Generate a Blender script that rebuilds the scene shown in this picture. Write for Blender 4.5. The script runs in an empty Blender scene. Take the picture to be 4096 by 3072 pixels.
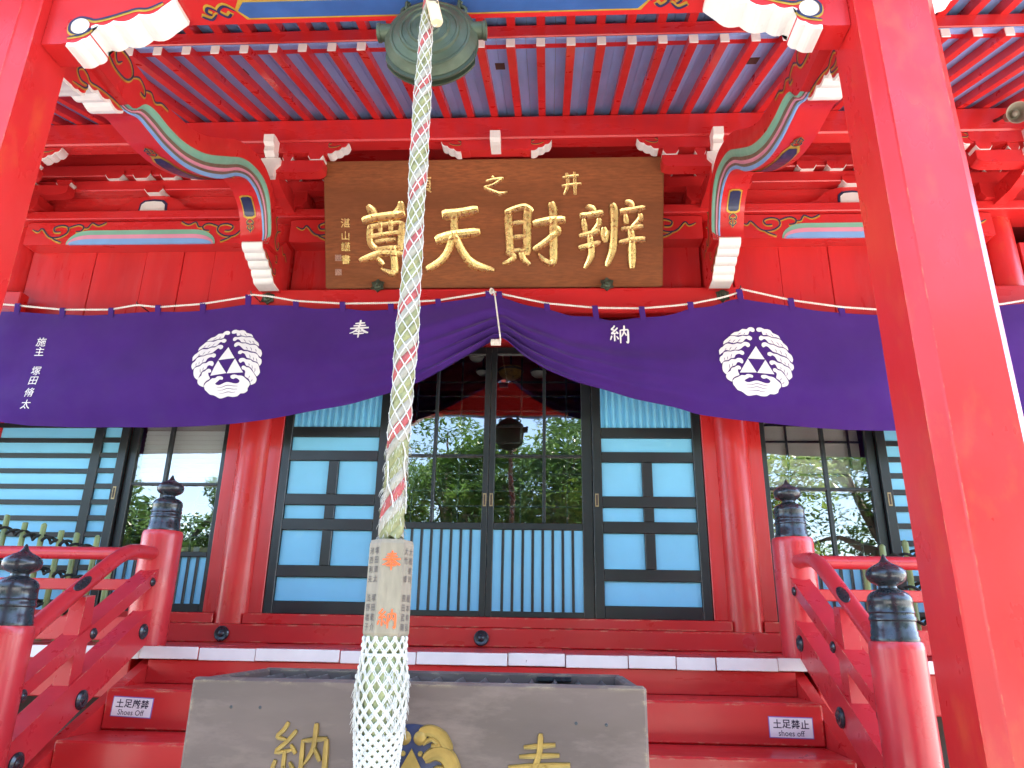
import bpy, bmesh, math, random
from mathutils import Vector, Matrix, noise
random.seed(7)
SC = bpy.context.scene
COL = SC.collection
R = math.radians

# ------------------------------------------------------------------ camera
cam_d = bpy.data.cameras.new('camera'); cam = bpy.data.objects.new('camera', cam_d); COL.objects.link(cam)
yaw, pitch, roll = 0.0527, 0.3259, 0.0174
fw = Vector((-math.sin(yaw)*math.cos(pitch), math.cos(yaw)*math.cos(pitch), math.sin(pitch)))
rt = Vector((math.cos(yaw), math.sin(yaw), 0)); up = rt.cross(fw)
r2 = rt*math.cos(roll)+up*math.sin(roll); u2 = -rt*math.sin(roll)+up*math.cos(roll)
M = Matrix((r2, u2, -fw)).transposed().to_4x4(); M.translation = (0.3951, -4.7269, 1.5)
cam.matrix_world = M
cam_d.sensor_width = 36; cam_d.lens = 2871.24/4096*36; cam_d.clip_start = .05; cam_d.clip_end = 500
SC.camera = cam
# ------------------------------------------------------------------ world, sun, exposure
SUN = Vector((0.44, 0.13, 0.88)).normalized()
w = bpy.data.worlds.new('World'); SC.world = w; w.use_nodes = True
nt = w.node_tree; nt.nodes.clear()
sky = nt.nodes.new('ShaderNodeTexSky'); sky.sky_type = 'NISHITA'; sky.sun_disc = False
sky.sun_elevation = math.asin(SUN.z); sky.sun_rotation = math.atan2(SUN.x, SUN.y)
bg = nt.nodes.new('ShaderNodeBackground'); bg.inputs[1].default_value = .15
ow = nt.nodes.new('ShaderNodeOutputWorld'); nt.links.new(sky.outputs[0], bg.inputs[0]); nt.links.new(bg.outputs[0], ow.inputs[0])
sl = bpy.data.lights.new('sun', 'SUN'); sl.energy = 5.0; sl.angle = R(.6); sl.color = (1, .94, .84)
so = bpy.data.objects.new('sun', sl); COL.objects.link(so); so.rotation_euler = SUN.to_track_quat('Z', 'Y').to_euler(); so.location = (4, -6, 12)
SC.view_settings.view_transform = 'Standard'; SC.view_settings.look = 'None'; SC.view_settings.gamma = 1
SC.view_settings.exposure = 3.02
SC.render.engine = 'CYCLES'
SC.cycles.max_bounces = 8; SC.cycles.diffuse_bounces = 5; SC.cycles.glossy_bounces = 4; SC.cycles.transparent_max_bounces = 8; SC.cycles.transmission_bounces = 4
SC.cycles.sample_clamp_indirect = 6; SC.cycles.use_denoising = True; SC.cycles.caustics_reflective = False; SC.cycles.caustics_refractive = False

# ------------------------------------------------------------------ materials
MATS = {}
def lin(h):
    c = [int(h[i:i+2], 16)/255 for i in (0, 2, 4)]
    return tuple(x/12.92 if x <= .04045 else ((x+.055)/1.055)**2.4 for x in c)
def mat(name, col, rough=.4, var=.12, scale=5, stretch=(1, 1, 1), bump=.15, bscale=60, bdist=.001, coat=0, metal=0,
        chip=None, chip_t=.7, chip_s=14, edge=None, edge_r=.004, dirt_or_sheen=None, dirt_or_sheen_t=.55, rvar=.12, spec=.5, sheen=0, grain=0):
    m = bpy.data.materials.new(name); m.use_nodes = True; MATS[name] = m
    n = m.node_tree.nodes; L = m.node_tree.links; b = n['Principled BSDF']
    geo = n.new('ShaderNodeNewGeometry'); mp = n.new('ShaderNodeMapping'); mp.inputs['Scale'].default_value = stretch
    L.new(geo.outputs['Position'], mp.inputs[0])
    def nz(s, d=4, r=.55, vec=mp):
        t = n.new('ShaderNodeTexNoise'); t.inputs['Scale'].default_value = s; t.inputs['Detail'].default_value = d; t.inputs['Roughness'].default_value = r
        L.new(vec.outputs[0], t.inputs['Vector']); return t
    def mix(f, a, c):
        x = n.new('ShaderNodeMix'); x.data_type = 'RGBA'
        L.new(f, x.inputs['Factor'])
        for s, v in ((6, a), (7, c)):
            if isinstance(v, tuple): x.inputs[s].default_value = (*v, 1)
            else: L.new(v, x.inputs[s])
        return x.outputs[2]
    def ramp(f, lo, hi):
        x = n.new('ShaderNodeMapRange'); x.inputs[1].default_value = lo; x.inputs[2].default_value = hi; L.new(f, x.inputs[0]); return x.outputs[0]
    a = nz(scale, 5)
    c0 = tuple(max(0, x*(1-var)) for x in col); c1 = tuple(min(1, x*(1+var)) for x in col)
    out = mix(ramp(a.outputs[0], .3, .7), c0, c1)
    if grain:
        g = nz(40, 3, .6); out = mix(ramp(g.outputs[0], .35, .75), out, tuple(x*(1-grain) for x in col))
    if dirt_or_sheen:
        d = nz(scale*2.3, 6, .65); out = mix(ramp(d.outputs[0], dirt_or_sheen_t, dirt_or_sheen_t+.25), out, dirt_or_sheen)
    if chip:
        d = nz(chip_s, 6, .7); out = mix(ramp(d.outputs[0], chip_t, chip_t+.015), out, chip)
    if edge:
        bv = n.new('ShaderNodeBevel'); bv.samples = 4; bv.inputs[0].default_value = edge_r
        dp = n.new('ShaderNodeVectorMath'); dp.operation = 'DOT_PRODUCT'; L.new(bv.outputs[0], dp.inputs[0]); L.new(geo.outputs['True Normal'], dp.inputs[1])
        ab = n.new('ShaderNodeMath'); ab.operation = 'ABSOLUTE'; L.new(dp.outputs['Value'], ab.inputs[0]); e = ramp(ab.outputs[0], .97, .86); d = nz(26, 5, .7)
        ml = n.new('ShaderNodeMath'); ml.operation = 'MULTIPLY'; L.new(e, ml.inputs[0]); L.new(ramp(d.outputs[0], .5, .6), ml.inputs[1])
        out = mix(ml.outputs[0], out, edge)
    L.new(out, b.inputs['Base Color'])
    rr = n.new('ShaderNodeMapRange'); rr.inputs[1].default_value = .3; rr.inputs[2].default_value = .7
    rr.inputs[3].default_value = max(.04, rough-rvar); rr.inputs[4].default_value = min(1, rough+rvar)
    rn = nz(scale*3, 4); L.new(rn.outputs[0], rr.inputs[0]); L.new(rr.outputs[0], b.inputs['Roughness'])
    if bump:
        bn = nz(bscale, 4, .6); bp = n.new('ShaderNodeBump'); bp.inputs['Strength'].default_value = bump; bp.inputs['Distance'].default_value = bdist
        L.new(bn.outputs[0], bp.inputs['Height']); L.new(bp.outputs[0], b.inputs['Normal'])
    b.inputs['Metallic'].default_value = metal; b.inputs['Coat Weight'].default_value = coat; b.inputs['Coat Roughness'].default_value = .12
    b.inputs['Specular IOR Level'].default_value = spec; b.inputs['Sheen Weight'].default_value = sheen
    return m
RED = (.57, .023, .024)
CREAM = (.72, .55, .32)
mat('red', RED, rough=.36, var=.13, scale=3.2, bump=.35, bscale=22, bdist=.0012, coat=.22)
mat('red_long', RED, rough=.33, var=.14, scale=3.2, stretch=(.25, 1, 1), bump=.35, bscale=18, bdist=.0012, coat=.25)
mat('red_vert', RED, rough=.36, var=.12, scale=4, stretch=(1.4, 1.4, .2), bump=.4, bscale=16, bdist=.0014, coat=.15, dirt_or_sheen=(.55, .055, .055), dirt_or_sheen_t=.55)
mat('red_pillar', RED, rough=.34, var=.10, scale=2.5, stretch=(1, 1, .5), bump=.5, bscale=9, bdist=.002, coat=.15, spec=.45, dirt_or_sheen=(.62, .085, .03), dirt_or_sheen_t=.56, chip=CREAM, chip_t=.765, chip_s=9, edge=(.66, .25, .12), edge_r=.006)  # orange patches: faded paint plus warm reflections painted into the colour
mat('red_worn', RED, rough=.36, var=.12, scale=3, stretch=(.5, 1, 1), bump=.4, bscale=25, bdist=.0012, coat=.2, chip=CREAM, chip_t=.775, chip_s=11, edge=CREAM, edge_r=.013)
mat('red_rail', (.58, .032, .042), rough=.34, var=.10, scale=4, bump=.4, bscale=20, bdist=.0015, coat=.3, edge=CREAM, edge_r=.004)
mat('white_paint', (.80, .79, .76), rough=.5, var=.05, scale=9, bump=.2, bscale=40, dirt_or_sheen=(.62, .58, .52), dirt_or_sheen_t=.62)
mat('white_end', (.82, .81, .78), rough=.55, var=.05, scale=9, bump=.2, bscale=40, chip=(.22, .17, .13), chip_t=.71, chip_s=13, edge=(.3, .22, .16), edge_r=.005)
mat('blue_soffit', (.27, .45, .86), rough=.62, var=.12, scale=7, stretch=(1, .3, .3), bump=.3, bscale=50, dirt_or_sheen=(.20, .32, .62), dirt_or_sheen_t=.64, chip=(.45, .42, .45), chip_t=.77, chip_s=25)
mat('panel_blue', (.215, .615, .87), rough=.45, var=.05, scale=3, bump=.15, bscale=30, dirt_or_sheen=(.28, .68, .89), dirt_or_sheen_t=.6)
mat('black_lacquer', (.013, .016, .018), rough=.36, var=.2, scale=5, bump=.15, bscale=40, coat=.15, edge=(.28, .24, .18), edge_r=.0035, chip=(.3, .26, .2), chip_t=.82, chip_s=26, rvar=.05)
mat('iron', (.035, .042, .05), rough=.28, var=.3, scale=10, bump=.3, bscale=40, coat=.3, metal=.35)
mat('purple_cloth', (.056, .015, .175), rough=.85, var=.10, scale=3, bump=.5, bscale=420, bdist=.0006, sheen=.1, spec=.2)
mat('white_print', (.82, .82, .84), rough=.85, var=.03, scale=8, bump=.4, bscale=420, bdist=.0005, spec=.2)
mat('white_cord', (.78, .76, .70), rough=.85, var=.08, scale=60, bump=.6, bscale=300, bdist=.001, spec=.2)
mat('net_cord', (.60, .60, .56), rough=.85, var=.10, scale=40, bump=.5, bscale=300, bdist=.0008, spec=.2)
mat('plaque_wood', (.25, .080, .026), spec=.25, rough=.6, var=.28, scale=2.2, stretch=(.35, 1.6, 2.2), bump=.35, bscale=14, bdist=.0012, grain=.35)
mat('gold', (.93, .68, .28), rough=.3, var=.12, scale=14, bump=.3, bscale=55, bdist=.003, metal=.9, dirt_or_sheen=(.60, .40, .14), dirt_or_sheen_t=.66)
mat('gold_paint', (.55, .36, .05), rough=.45, var=.2, scale=20, bump=.5, bscale=50, metal=.25)
mat('gold_old', (.33, .215, .05), rough=.5, var=.25, scale=20, bump=.5, bscale=50, metal=.3)
mat('navy_paint', (.018, .028, .085), rough=.4, var=.2, scale=12, bump=.3, coat=.2)
mat('blue_inlay', (.035, .11, .33), rough=.4, var=.15, scale=8, bump=.3, coat=.2)
mat('stripe_green', (.20, .47, .35), rough=.45, var=.08, scale=6)
mat('stripe_brown', (.16, .12, .085), rough=.5, var=.12, scale=8)
mat('stripe_pink', (.72, .30, .42), rough=.45, var=.07, scale=6)
mat('stripe_blue', (.20, .42, .75), rough=.45, var=.08, scale=6)
mat('bronze', (.068, .092, .060), rough=.52, var=.28, scale=9, bump=.5, bscale=70, bdist=.0015, metal=.4, dirt_or_sheen=(.07, .066, .04), dirt_or_sheen_t=.55)
mat('bronze_dark', (.07, .095, .065), rough=.45, var=.3, scale=14, bump=.5, bscale=60, metal=.5)
mat('rope_red', (.40, .10, .10), rough=.9, var=.25, scale=40, stretch=(1, 1, 1), bump=.9, bscale=170, bdist=.003, spec=.15, dirt_or_sheen=(.5, .24, .22), dirt_or_sheen_t=.6)
mat('rope_olive', (.27, .275, .14), rough=.9, var=.25, scale=40, bump=.9, bscale=170, bdist=.003, spec=.15, dirt_or_sheen=(.46, .44, .26), dirt_or_sheen_t=.6)
mat('rope_white', (.36, .34, .285), rough=.9, var=.14, scale=40, bump=.9, bscale=170, bdist=.003, spec=.15, dirt_or_sheen=(.36, .34, .22), dirt_or_sheen_t=.6)
mat('tassel_core', (.36, .40, .23), rough=.9, var=.4, scale=14, stretch=(3, 3, .5), bump=.9, bscale=90, bdist=.004, spec=.15)
mat('hex_wood', (.27, .235, .17), rough=.6, var=.16, scale=9, stretch=(2, 2, .4), bump=.4, bscale=40, dirt_or_sheen=(.20, .175, .145), dirt_or_sheen_t=.56, edge=(.20, .16, .12), edge_r=.003, grain=.2)
mat('toggle_wood', (.74, .62, .42), rough=.5, var=.08, scale=12, stretch=(2, 2, .5), bump=.2)
mat('red_ink', (.85, .13, .03), rough=.6, var=.08, scale=20, bump=0)
mat('black_ink', (.10, .085, .075), rough=.7, var=.3, scale=80, bump=0)
mat('box_wood', (.118, .084, .072), rough=.5, var=.26, scale=3, stretch=(.5, 1, 1.6), bump=.45, bscale=24, bdist=.0015, dirt_or_sheen=(.20, .145, .125), dirt_or_sheen_t=.50, edge=(.42, .34, .20), edge_r=.014, chip=(.42, .34, .24), chip_t=.80, chip_s=30)
mat('box_inner', (.075, .066, .062), rough=.55, var=.2, scale=5, edge=(.36, .33, .30), edge_r=.006)
mat('brass_fit', (.40, .30, .16), rough=.4, var=.2, scale=30, metal=.8)
mat('sign_white', (.82, .82, .84), rough=.35, var=.02, scale=5, bump=0, dirt_or_sheen=(.72, .72, .72), dirt_or_sheen_t=.66)
mat('sign_ink', (.025, .02, .05), rough=.5, var=.05, scale=5, bump=0)
mat('sign_frame', (.22, .16, .5), rough=.4, var=.05, scale=5, bump=0)
mat('bamboo_green', (.24, .33, .12), rough=.35, var=.25, scale=9, stretch=(1, 1, .4), bump=.2)
mat('black_rope', (.02, .025, .02), rough=.8, var=.4, scale=40, bump=.9, bscale=130, bdist=.003)
mat('speaker_metal', (.25, .23, .175), rough=.45, var=.12, scale=12, bump=.1)
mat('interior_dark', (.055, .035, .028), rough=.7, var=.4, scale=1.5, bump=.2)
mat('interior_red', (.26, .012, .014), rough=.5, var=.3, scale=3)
mat('interior_gold', (.45, .26, .06), rough=.45, var=.5, scale=9, metal=.4, dirt_or_sheen=(.05, .03, .02), dirt_or_sheen_t=.5)
mat('shoji_paper', (.50, .45, .43), rough=.8, var=.05, scale=3, bump=.1)
mat('blind_white', (.86, .86, .86), rough=.6, var=.03, scale=5, bump=.1)
mat('cardboard', (.50, .38, .22), rough=.8, var=.1, scale=6)
mat('lamp_glass', (.72, .70, .68), rough=.2, var=.04, scale=6, bump=0, coat=.3)
mat('gravel', (.35, .335, .305), rough=.9, var=.25, scale=4, bump=.9, bscale=45, bdist=.01, dirt_or_sheen=(.26, .25, .225), dirt_or_sheen_t=.5)
mat('stone', (.36, .34, .31), rough=.75, var=.16, scale=4, bump=.6, bscale=30, bdist=.004, dirt_or_sheen=(.24, .225, .20), dirt_or_sheen_t=.55)
mat('bounce_stone', (.41, .39, .355), rough=.8, var=.12, scale=3, bump=.5, bscale=25, bdist=.003, dirt_or_sheen=(.34, .32, .29), dirt_or_sheen_t=.58)
mat('roof_copper', (.10, .16, .13), rough=.55, var=.2, scale=3)
mat('bark', (.10, .075, .055), rough=.9, var=.3, scale=8, stretch=(2, 2, .5), bump=.9, bscale=18, bdist=.02)
def leafmat(name, c):
    m = bpy.data.materials.new(name); m.use_nodes = True; n = m.node_tree.nodes; L = m.node_tree.links
    b = n['Principled BSDF']; tr = n.new('ShaderNodeBsdfTranslucent'); ms = n.new('ShaderNodeMixShader'); ms.inputs[0].default_value = .35
    geo = n.new('ShaderNodeNewGeometry'); t = n.new('ShaderNodeTexNoise'); t.inputs['Scale'].default_value = 1.7; L.new(geo.outputs['Position'], t.inputs['Vector'])
    x = n.new('ShaderNodeMix'); x.data_type = 'RGBA'; L.new(t.outputs[0], x.inputs['Factor'])
    x.inputs[6].default_value = (c[0]*.5, c[1]*.6, c[2]*.6, 1); x.inputs[7].default_value = (c[0]*1.7, c[1]*1.5, c[2]*1.2, 1)
    L.new(x.outputs[2], b.inputs['Base Color']); L.new(x.outputs[2], tr.inputs[0]); b.inputs['Roughness'].default_value = .3
    L.new(b.outputs[0], ms.inputs[1]); L.new(tr.outputs[0], ms.inputs[2]); L.new(ms.outputs[0], n['Material Output'].inputs[0]); MATS[name] = m
leafmat('leaf_dark', (.06, .125, .035)); leafmat('leaf_light', (.15, .24, .045)); leafmat('leaf_mid', (.085, .17, .035))
def glassmat(name, refl, tint):
    m = bpy.data.materials.new(name); m.use_nodes = True; n = m.node_tree.nodes; L = m.node_tree.links; n.remove(n['Principled BSDF'])
    g = n.new('ShaderNodeBsdfGlossy'); g.inputs['Roughness'].default_value = .0; t = n.new('ShaderNodeBsdfTransparent'); t.inputs[0].default_value = (*tint, 1)
    geo = n.new('ShaderNodeNewGeometry'); nz = n.new('ShaderNodeTexNoise'); nz.inputs['Scale'].default_value = 3.5; nz.inputs['Detail'].default_value = 1; L.new(geo.outputs['Position'], nz.inputs['Vector'])
    bp = n.new('ShaderNodeBump'); bp.inputs['Strength'].default_value = .12; bp.inputs['Distance'].default_value = .01; L.new(nz.outputs[0], bp.inputs['Height']); L.new(bp.outputs[0], g.inputs['Normal'])
    fr = n.new('ShaderNodeFresnel'); fr.inputs[0].default_value = 1.5
    ad = n.new('ShaderNodeMath'); ad.operation = 'ADD'; ad.use_clamp = True; ad.inputs[1].default_value = refl; L.new(fr.outputs[0], ad.inputs[0])
    bf = n.new('ShaderNodeMath'); bf.operation = 'SUBTRACT'; bf.inputs[0].default_value = 1; L.new(geo.outputs['Backfacing'], bf.inputs[1]); mu = n.new('ShaderNodeMath'); mu.operation = 'MULTIPLY'; L.new(ad.outputs[0], mu.inputs[0]); L.new(bf.outputs[0], mu.inputs[1])
    ms = n.new('ShaderNodeMixShader'); L.new(mu.outputs[0], ms.inputs[0]); L.new(t.outputs[0], ms.inputs[1]); L.new(g.outputs[0], ms.inputs[2]); L.new(ms.outputs[0], n['Material Output'].inputs[0]); MATS[name] = m
glassmat('glass', .24, (.95, .97, .965))

# ------------------------------------------------------------------ mesh helpers
WL = {}          # world location of every object made here
CACHE = {}
def link(name, data, loc, parent=None, rot=None):
    o = bpy.data.objects.new(name, data); COL.objects.link(o); loc = Vector(loc)
    if parent: o.parent = parent; o.location = loc-WL[parent]
    else: o.location = loc
    if rot: o.rotation_euler = rot
    WL[o] = loc; return o
def tag(o, label, cat, group=None, kind=None):
    if label: o['label'] = label
    if cat: o['category'] = cat
    if group: o['group'] = group
    if kind: o['kind'] = kind
    return o
def thing(name, label, cat, loc, group=None): return tag(link(name, None, loc), label, cat, group)
def mesh(vs, fs, m, smooth=False):
    me = bpy.data.meshes.new('m'); me.from_pydata([tuple(v) for v in vs], [], fs); me.materials.append(MATS[m])
    if smooth: me.shade_smooth()
    me.update(); return me
def fixn(me):
    b = bmesh.new(); b.from_mesh(me); bmesh.ops.recalc_face_normals(b, faces=b.faces); b.to_mesh(me); b.free(); return me
def put(name, vs, fs, m, parent=None, smooth=False, norm=True):
    vs = [Vector(v) for v in vs]
    lo = Vector((min(v.x for v in vs), min(v.y for v in vs), min(v.z for v in vs))); hi = Vector((max(v.x for v in vs), max(v.y for v in vs), max(v.z for v in vs)))
    c = (lo+hi)/2; c.z = lo.z
    me = mesh([v-c for v in vs], fs, m, smooth)
    if norm: fixn(me)
    if smooth: me.set_sharp_from_angle(angle=R(40))
    return link(name, me, c, parent)
def boxmesh(dx, dy, dz, m, bev):
    k = ('box', round(dx, 4), round(dy, 4), round(dz, 4), m, bev)
    if k not in CACHE:
        b = bmesh.new(); bmesh.ops.create_cube(b, size=1); bmesh.ops.scale(b, vec=(dx, dy, dz), verts=b.verts)
        if bev: bmesh.ops.bevel(b, geom=b.edges[:], offset=min(bev, dx*.3, dy*.3, dz*.3), segments=1, affect='EDGES')
        me = bpy.data.meshes.new('box'); b.to_mesh(me); b.free(); me.materials.append(MATS[m]); CACHE[k] = me
    return CACHE[k]
def box(name, x0, x1, y0, y1, z0, z1, m, parent=None, bev=.004, rot=None):
    if x0 > x1: x0, x1 = x1, x0
    return link(name, boxmesh(x1-x0, y1-y0, z1-z0, m, bev), ((x0+x1)/2, (y0+y1)/2, (z0+z1)/2), parent, rot)
def frame_of(d):
    d = d.normalized(); a = Vector((0, 0, 1)) if abs(d.z) < .9 else Vector((1, 0, 0)); s = d.cross(a).normalized(); return s, s.cross(d).normalized()
def tube_geo(pts, rad, seg=8, caps=True, off=0, sx=1):
    pts = [Vector(p) for p in pts]; n = len(pts); rad = rad if isinstance(rad, (list, tuple)) else [rad]*n; vs = []; fs = []; s = None
    for i, p in enumerate(pts):
        d = (pts[min(i+1, n-1)]-pts[max(i-1, 0)])
        if d.length < 1e-9: d = Vector((0, 0, 1))
        d.normalize()
        if s is None: s, t = frame_of(d)
        else: s = (s-d*s.dot(d)).normalized()
        t = s.cross(d)
        for k in range(seg):
            a = 2*math.pi*k/seg+off; vs.append(p+s*(math.cos(a)*rad[i]*sx)+t*(math.sin(a)*rad[i]))
    for i in range(n-1):
        for k in range(seg): fs.append((i*seg+k, i*seg+(k+1) % seg, (i+1)*seg+(k+1) % seg, (i+1)*seg+k))
    if caps: fs += [tuple(range(seg))[::-1], tuple((n-1)*seg+k for k in range(seg))]
    return vs, fs
def merge(parts):
    V = []; F = []
    for vs, fs in parts:
        o = len(V); V += list(vs); F += [tuple(i+o for i in f) for f in fs]
    return V, F
def tube(name, pts, rad, m, parent=None, seg=12, smooth=True): v, f = tube_geo(pts, rad, seg); return put(name, v, f, m, parent, smooth)
def lathe_geo(prof, c, axis='z', seg=28):
    c = Vector(c); vs = []; fs = []
    for r_, h in prof:
        for k in range(seg):
            a = 2*math.pi*k/seg; x, y = r_*math.cos(a), r_*math.sin(a)
            vs.append(c+(Vector((x, y, h)) if axis == 'z' else Vector((x, -h, y)) if axis == 'y' else Vector((h, x, y))))
    n = len(prof)
    for i in range(n-1):
        for k in range(seg): fs.append((i*seg+k, i*seg+(k+1) % seg, (i+1)*seg+(k+1) % seg, (i+1)*seg+k))
    fs += [tuple(range(seg))[::-1], tuple((n-1)*seg+k for k in range(seg))]
    return vs, fs
def lathe(name, prof, c, m, parent=None, axis='z', seg=28, smooth=True):
    k = ('lathe', tuple(prof), m, axis, seg)
    if k not in CACHE:
        v, f = lathe_geo(prof, (0, 0, 0), axis, seg); me = fixn(mesh(v, f, m, smooth)); me.set_sharp_from_angle(angle=R(35)); CACHE[k] = me
    return link(name, CACHE[k], c, parent)
def prism_geo(poly, a0, a1, plane='xz'):
    """extrude a 2-D outline between a0 and a1 along the third axis"""
    def P(u, v, a): return Vector((u, a, v)) if plane == 'xz' else Vector((a, u, v)) if plane == 'yz' else Vector((u, v, a))
    n = len(poly); vs = [P(u, v, a0) for u, v in poly]+[P(u, v, a1) for u, v in poly]
    fs = [tuple(range(n)), tuple(range(2*n-1, n-1, -1))]+[(i, (i+1) % n, n+(i+1) % n, n+i) for i in range(n)]
    return vs, fs
def prism(name, poly, a0, a1, m, parent=None, plane='xz'):
    v, f = prism_geo(poly, a0, a1, plane); return put(name, v, f, m, parent)
def cat(pts, k=4):
    """Catmull-Rom through the points"""
    P = [Vector(p) for p in pts]; out = []
    for i in range(len(P)-1):
        a, b, c, d = P[max(i-1, 0)], P[i], P[i+1], P[min(i+2, len(P)-1)]
        for j in range(k):
            t = j/k; out.append(.5*((2*b)+(c-a)*t+(2*a-5*b+4*c-d)*t*t+(3*b-a-3*c+d)*t**3))
    out.append(P[-1]); return out
def stroke2d(pts, wd, k=4, cap=True):
    """a brush stroke: outline of a ribbon with width per point; returns left and right rows"""
    P = cat([(p[0], p[1], 0) for p in pts], k) if len(pts) > 2 else cat([(p[0], p[1], 0) for p in pts], 3)
    n = len(P); W = wd if isinstance(wd, (list, tuple)) else [wd]*len(pts)
    if len(W) == 1: W = W*len(pts)
    L_, R_, Cn = [], [], []
    for i, p in enumerate(P):
        t = i/(n-1)*(len(W)-1); j = min(int(t), len(W)-2) if len(W) > 1 else 0; ww = (W[j]+(W[j+1]-W[j])*(t-j) if len(W) > 1 else W[0])/2
        if cap and (i == 0 or i == n-1): ww *= .72
        d = (P[min(i+1, n-1)]-P[max(i-1, 0)]).normalized(); q = Vector((-d.y, d.x, 0))
        e = d*(-ww*.25 if i == 0 else ww*.25 if i == n-1 else 0) if cap else Vector((0, 0, 0))
        L_.append(p+q*ww+e); R_.append(p-q*ww+e); Cn.append(p)
    return L_, R_, Cn
def flat_stroke(pts, wd, mp, h=0, k=4, cap=True):
    L_, R_, C_ = stroke2d(pts, wd, k, cap); n = len(L_)
    vs = [mp(p.x, p.y, h) for p in L_]+[mp(p.x, p.y, h) for p in C_]+[mp(p.x, p.y, h) for p in R_]
    fs = [(r*n+i, r*n+i+1, (r+1)*n+i+1, (r+1)*n+i) for r in (0, 1) for i in range(n-1)]
    return vs, fs
def carved_stroke(pts, wd, mp, h0, h1, k=4):
    """a stroke with sloping flanks and a flat top"""
    L_, R_, C_ = stroke2d(pts, wd, k); n = len(L_); vs = []
    rows = [(L_, 1, h0), (L_, .8, h1), (L_, .28, h1*.62), (R_, .28, h1*.62), (R_, .8, h1), (R_, 1, h0)]
    for src, f, h in rows:
        for i in range(n):
            e = C_[i]+(src[i]-C_[i])*f; vs.append(mp(e.x, e.y, h))
    fs = [(r*n+i, r*n+i+1, (r+1)*n+i+1, (r+1)*n+i) for r in range(5) for i in range(n-1)]
    fs += [tuple(r*n for r in range(6)), tuple(r*n+n-1 for r in range(6))]
    return vs, fs
def glyphs(name, strokes, mp, m, parent, carved=None, lift=.0004):
    parts = []
    for i, (pts, wd) in enumerate(strokes):
        if carved: parts.append(carved_stroke(pts, wd, lambda x, y, h, i=i: mp(x, y, h+(i*lift if h > 0 else 0)), -.002, carved))
        else: parts.append(flat_stroke(pts, wd, mp, i*lift))
    v, f = merge(parts); return put(name, v, f, m, parent, norm=bool(carved))
FONTC = {}
def text_geo(s, bold=0):
    if (s, bold) not in FONTC:
        c = bpy.data.curves.new('t', 'FONT'); c.body = s; c.size = 1; c.offset = bold; c.align_x = 'CENTER'; c.align_y = 'CENTER'; c.resolution_u = 2
        o = bpy.data.objects.new('t', c); COL.objects.link(o); dg = bpy.context.evaluated_depsgraph_get()
        me = o.evaluated_get(dg).to_mesh(); v = [(p.co.x, p.co.y) for p in me.vertices]; f = [tuple(q.vertices) for q in me.polygons]
        o.evaluated_get(dg).to_mesh_clear(); bpy.data.objects.remove(o); bpy.data.curves.remove(c)
        xs = [p[0] for p in v]; ys = [p[1] for p in v]; cx, cy = (min(xs)+max(xs))/2, (min(ys)+max(ys))/2; FONTC[(s, bold)] = ([(a-cx, b-cy) for a, b in v], f)
    return FONTC[(s, bold)]
def text(name, s, mp, size, m, parent, bold=0):
    v, f = text_geo(s, bold); return put(name, [mp(a*size, b*size, 0) for a, b in v], f, m, parent, norm=False)
S_HOU = [([(27, 80), (74, 84)], [8, 9]), ([(20, 67), (80, 70)], [8, 9]), ([(4, 52), (96, 57)], [9, 11]),
         ([(52, 99), (50, 72), (40, 48), (22, 32), (4, 24)], [9, 10, 10, 8, 4]), ([(56, 55), (68, 42), (82, 32), (97, 27)], [8, 11, 13, 7]),
         ([(33, 35), (69, 37)], [7, 8]), ([(24, 21), (76, 24)], [8, 9]), ([(50, 47), (50, 22), (50, -2)], [9, 9, 7])]
S_NOU = [([(26, 99), (20, 88), (10, 77), (25, 73)], [8, 8, 8, 6]), ([(41, 87), (27, 70), (10, 54), (38, 58)], [8, 8, 8, 6]), ([(34, 66), (43, 53)], [6, 9]),
         ([(25, 56), (25, 14)], [8, 8]), ([(11, 42), (4, 20)], [9, 6]), ([(25, 34), (33, 14)], [1, 1]), ([(35, 40), (45, 24)], [6, 9]),
         ([(54, 73), (55, 3)], [9, 8]), ([(54, 72), (93, 76)], [8, 9]), ([(93, 75), (93, 8), (83, 12)], [10, 10, 4]),
         ([(74, 98), (73, 66), (66, 48), (58, 36)], [9, 9, 7, 3]), ([(74, 62), (85, 43)], [6, 9])]
def unit(strokes, s, cx, cy): return [([((x-50)*s/100+cx, (y-48)*s/100+cy) for x, y in p], [q*s/100 for q in wd]) for p, wd in strokes]

# ================================================================== the ground
def sheet(name, x0, x1, y0, y1, z, m, n=1):
    vs = [(x0+(x1-x0)*i/n, y0+(y1-y0)*j/n, z) for j in range(n+1) for i in range(n+1)]
    fs = [(j*(n+1)+i, j*(n+1)+i+1, (j+1)*(n+1)+i+1, (j+1)*(n+1)+i) for j in range(n) for i in range(n)]
    o = link(name, mesh(vs, fs, m), (0, 0, 0)); o['kind'] = 'structure'; return o
sheet('ground', -120, 120, -120, 120, 0, 'gravel')
o = box('stone_terrace', -6.5, 6.5, -3.3, 8, .004, .55, 'stone', bev=.02); o['kind'] = 'structure'

o = box('bounce_paving', -9, 9, -7.6, -3.302, .003, .28, 'bounce_stone', bev=.01); o['kind'] = 'structure'  # unseen pale slab, added to bounce sunlight onto the steps and box

# ================================================================== the hall
H = thing('temple_hall', 'vermilion wooden temple hall with blue eaves, carved beams and white-tipped brackets', 'temple', (0, 0, .55))
def mir(x, s): return x*s
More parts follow.
